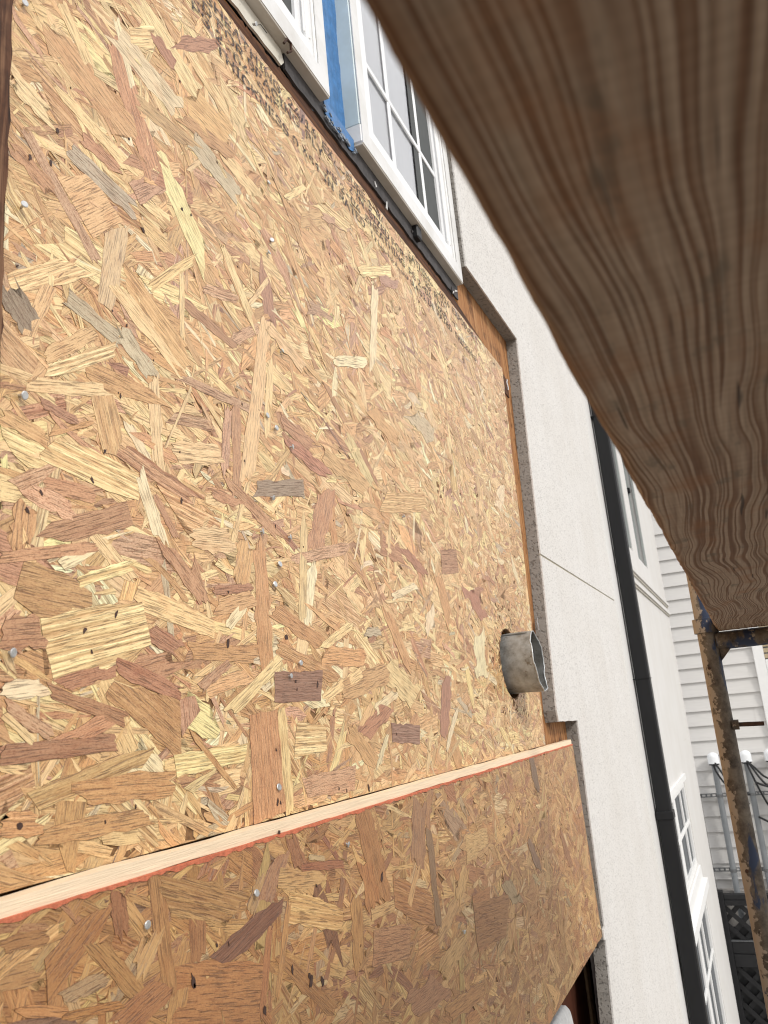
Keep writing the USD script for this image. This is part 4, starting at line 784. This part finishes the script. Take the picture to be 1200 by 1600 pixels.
cable([(7.88, .150, -.59), (7.84, .12, -.70), (7.82, .075, -.85), (7.84, .02, -.98), (7.86, -.06, -1.04)], 'black cable dropping straightest from the middle conduit cap')
cable([(7.88, .135, -.59), (7.84, .10, -.66), (7.80, .055, -.74), (7.80, .0, -.80), (7.82, -.10, -.84)], 'black cable curving widest from the middle conduit cap')
cable([(7.88, .145, -.59), (7.80, .09, -.64), (7.76, .03, -.71), (7.76, -.04, -.745), (7.8, -.12, -.76)], 'black cable sweeping highest from the middle conduit cap')
cable([(7.88, -.045, -.59), (7.84, -.03, -.70), (7.82, .0, -.85), (7.84, -.01, -.98), (7.86, -.07, -1.10)], 'black cable looping below the right conduit cap')
cable([(7.60, .10, -.74), (7.66, .04, -.775), (7.72, -.02, -.80), (7.8, -.12, -.83)], 'black cable crossing between the middle and right conduits')
cable([(7.84, .13, -1.04), (7.82, .06, -1.08), (7.82, -.01, -1.13), (7.85, -.10, -1.18)], 'black cable lowest beside the scaffold post')
bp_ = thing('black_post', 'thin black post at the foot of the smooth stucco wing', 'post')
obj('post', cbox(7.895, 7.93, .565, .60, -4.5, -.86, .003), M['black_metal'], bp_); obj('post_cap', cbox(7.89, 7.935, .56, .605, -.8595, -.845, .003), M['black_metal'], bp_)
# ---------------------------------------------------------------- lattice fence
fence = thing('lattice_fence', 'black wooden lattice fence below the clapboard wall', 'fence')
FX = 7.78
for y in (.515, -.34): obj('post', cbox(FX - .03, FX + .05, y, y + .07, -4.45, -1.60, .004), M['black_wood'], fence)
for z0, z1 in ((-1.665, -1.625), (-1.710, -1.668), (-2.07, -1.98), (-2.17, -2.075), (-3.3, -3.2)): obj('rail', cbox(FX - .022 - .004 * (z1 > -1.7), FX + .042, -.27, .5145, z0, z1, .003), M['black_wood'], fence)
obj('dark_gap_sheet', cbox(FX + .046, FX + .056, -.27, .5145, -4.4, -1.885, .002), M['black_wood'], fence)  # black sheet added so the lower lattice gaps read dark
obj('capping', cbox(FX - .026, FX + .02, -.27, .5145, -1.9795, -1.974, .001), M['strut'], fence)
for za, zb in ((-1.9735, -1.7105), (-3.1995, -2.1705)):
    rect = sbox(-.27, .5145, za, zb)
    for s, yo in ((1, 0), (-1, .012)):
        for k in range(-14, 18):
            c = k * .135; z_mid = (za + zb) / 2; L_ = 1.6
            strip_ = Polygon([(c - L_, z_mid - s * L_ - .026), (c + L_, z_mid + s * L_ - .026), (c + L_, z_mid + s * L_ + .026), (c - L_, z_mid - s * L_ + .026)]).intersection(rect)
            if strip_.is_empty or strip_.area < 1e-4: continue
            sl = prism(strip_, 0, .010); v = sl.vertices.copy(); sl.vertices = np.stack([FX - .004 + yo + v[:, 1], v[:, 0], v[:, 2]], 1); obj('lattice_slat', sl, M['black_wood'], fence)
# ---------------------------------------------------------------- scaffold
sc = thing('scaffold', 'worn scaffold frame of brown and blue painted steel tube under the plank', 'scaffold')
leg_pts = [(1.952, .0665, z) for z in np.linspace(-4.48, .75, 120)]
obj('leg', tube(leg_pts, .0205, 20), M['scaffold'], sc, smooth=50)
obj('leg', tube([(1.952, -.95, z) for z in (-4.48, .75)], .0205, 16), M['scaffold'], sc, smooth=50)
obj('ledger', tube([(1.952, y, .1090) for y in np.linspace(.050, -.94, 50)], .0195, 16), M['scaffold'], sc, smooth=50)
obj('collar', tube([(1.952, .0665, z) for z in (.128, .129, .160, .161)], [.0215, .0262, .0262, .0215], 20), M['scaffold'], sc, smooth=40)
wb = trimesh.Trimesh([(x, y, z) for x in (1.9445, 1.9595) for y, z in ((.046, .092), (.022, .092), (.046, .066))]).convex_hull; obj('weld_plate', wb, M['scaffold'], sc)
obj('pin', tube([(1.944, .048, -.0705), (1.944, -.013, -.0725)], .0046, 10), M['rust'], sc, smooth=40); obj('pin_boss', tube([(1.944, .050, -.0705), (1.944, .036, -.0708)], .0105, 14), M['scaffold'], sc, smooth=40)
for z in (.052, -.36): obj('bolt_hole_plug', tube([(1.9305, .074, z), (1.935, .074, z)], .0035, 10), M['rust'], sc)
for z in (-1.2, -2.6): obj('ledger', tube([(1.952, .050, z), (1.952, -.94, z)], .0195, 14), M['scaffold'], sc, smooth=50)
# the far frame stands behind the camera
sc2 = thing('scaffold', 'second scaffold frame carrying the other end of the plank', 'scaffold')
for y in (.0665, -.95): obj('leg', tube([(-.50, y, -4.48), (-.50, y, .75)], .0205, 14), M['scaffold'], sc2, smooth=50)
obj('ledger', tube([(-.50, .050, .109), (-.50, -.94, .109)], .0195, 14), M['scaffold'], sc2, smooth=50)
# plank with worn edges
nxp, nyp = 420, 64; xs = np.linspace(-.62, 1.9455, nxp); Xp, Tp = np.meshgrid(xs, np.linspace(0, 1, nyp))
el = .0445 + .0008 * (meshkit.fbm(np.stack([xs * 9, xs * 0, xs * 0], 1), 4, 1) - .5) * 2 + .0012 * (meshkit.fbm(np.stack([xs * 60, xs * 0, xs * 0 + 4], 1), 3, 2) - .5)
er = -.232 + .002 * (meshkit.fbm(np.stack([xs * 9, xs * 0 + 7, xs * 0], 1), 4, 1) - .5)
Yp = er + (el - er) * Tp; dl = np.minimum((el - Yp), (Yp - er)); round_ = np.where(dl < .006, .006 - np.sqrt(np.maximum(0, .006 ** 2 - (.006 - dl) ** 2)), 0)
zb = .1292 + .0006 * (meshkit.fbm(np.stack([Xp * 12, Yp * 160, Xp * 0], -1), 3, 3) - .5) + round_; zt_ = .1292 + .039 - round_ + .0008 * meshkit.fbm(np.stack([Xp * 12, Yp * 90, Xp * 0 + 5], -1), 3, 3)
i_ = np.arange(nxp * nyp).reshape(nyp, nxp); q = np.stack([i_[:-1, :-1], i_[:-1, 1:], i_[1:, 1:], i_[1:, :-1]], -1).reshape(-1, 4); k = nxp * nyp
edge = np.concatenate([i_[0, :], i_[1:, -1], i_[-1, -2::-1], i_[-2:0:-1, 0]]); sq = np.stack([edge, np.roll(edge, -1), np.roll(edge, -1) + k, edge + k], -1)
top_v, bot_v = np.stack([Xp, Yp, zb], -1).reshape(-1, 3), np.stack([Xp, Yp, zt_], -1).reshape(-1, 3); pf = np.vstack([q[:, ::-1], q + k, sq])
for j, lab in enumerate(('weathered brown scaffold plank nearest the wall, seen from below', 'second scaffold plank from the wall, unseen, added to shade the boards', 'third scaffold plank, farthest from the wall, unseen, added to shade the boards')):
    sh = np.array([.012 * (j % 2), -.284 * j, 0.0008 * j]); keys(obj('scaffold_plank', (np.vstack([top_v, bot_v]) + sh, pf), M['plank'], smooth=50), lab, 'plank')  # planks after the first are out of view, added to shade the boards
# ---------------------------------------------------------------- ground
gx, gy = np.meshgrid(np.concatenate([np.linspace(-400, -12, 12), np.linspace(-10, 14, 50), np.linspace(18, 400, 12)]), np.concatenate([np.linspace(-400, -12, 12), np.linspace(-10, 6, 36), np.linspace(10, 400, 12)]))
gz = -4.5 + .03 * (meshkit.fbm(np.stack([gx * .7, gy * .7, gx * 0], -1), 4, 2) - 1.0); i_ = np.arange(gx.size).reshape(gx.shape)
obj('ground', (np.stack([gx, gy, gz], -1).reshape(-1, 3), np.stack([i_[:-1, :-1], i_[:-1, 1:], i_[1:, 1:], i_[1:, :-1]], -1).reshape(-1, 4)), M['ground'], label='pale gravel ground at the foot of the walls', cat='ground', kind='structure', smooth=True)
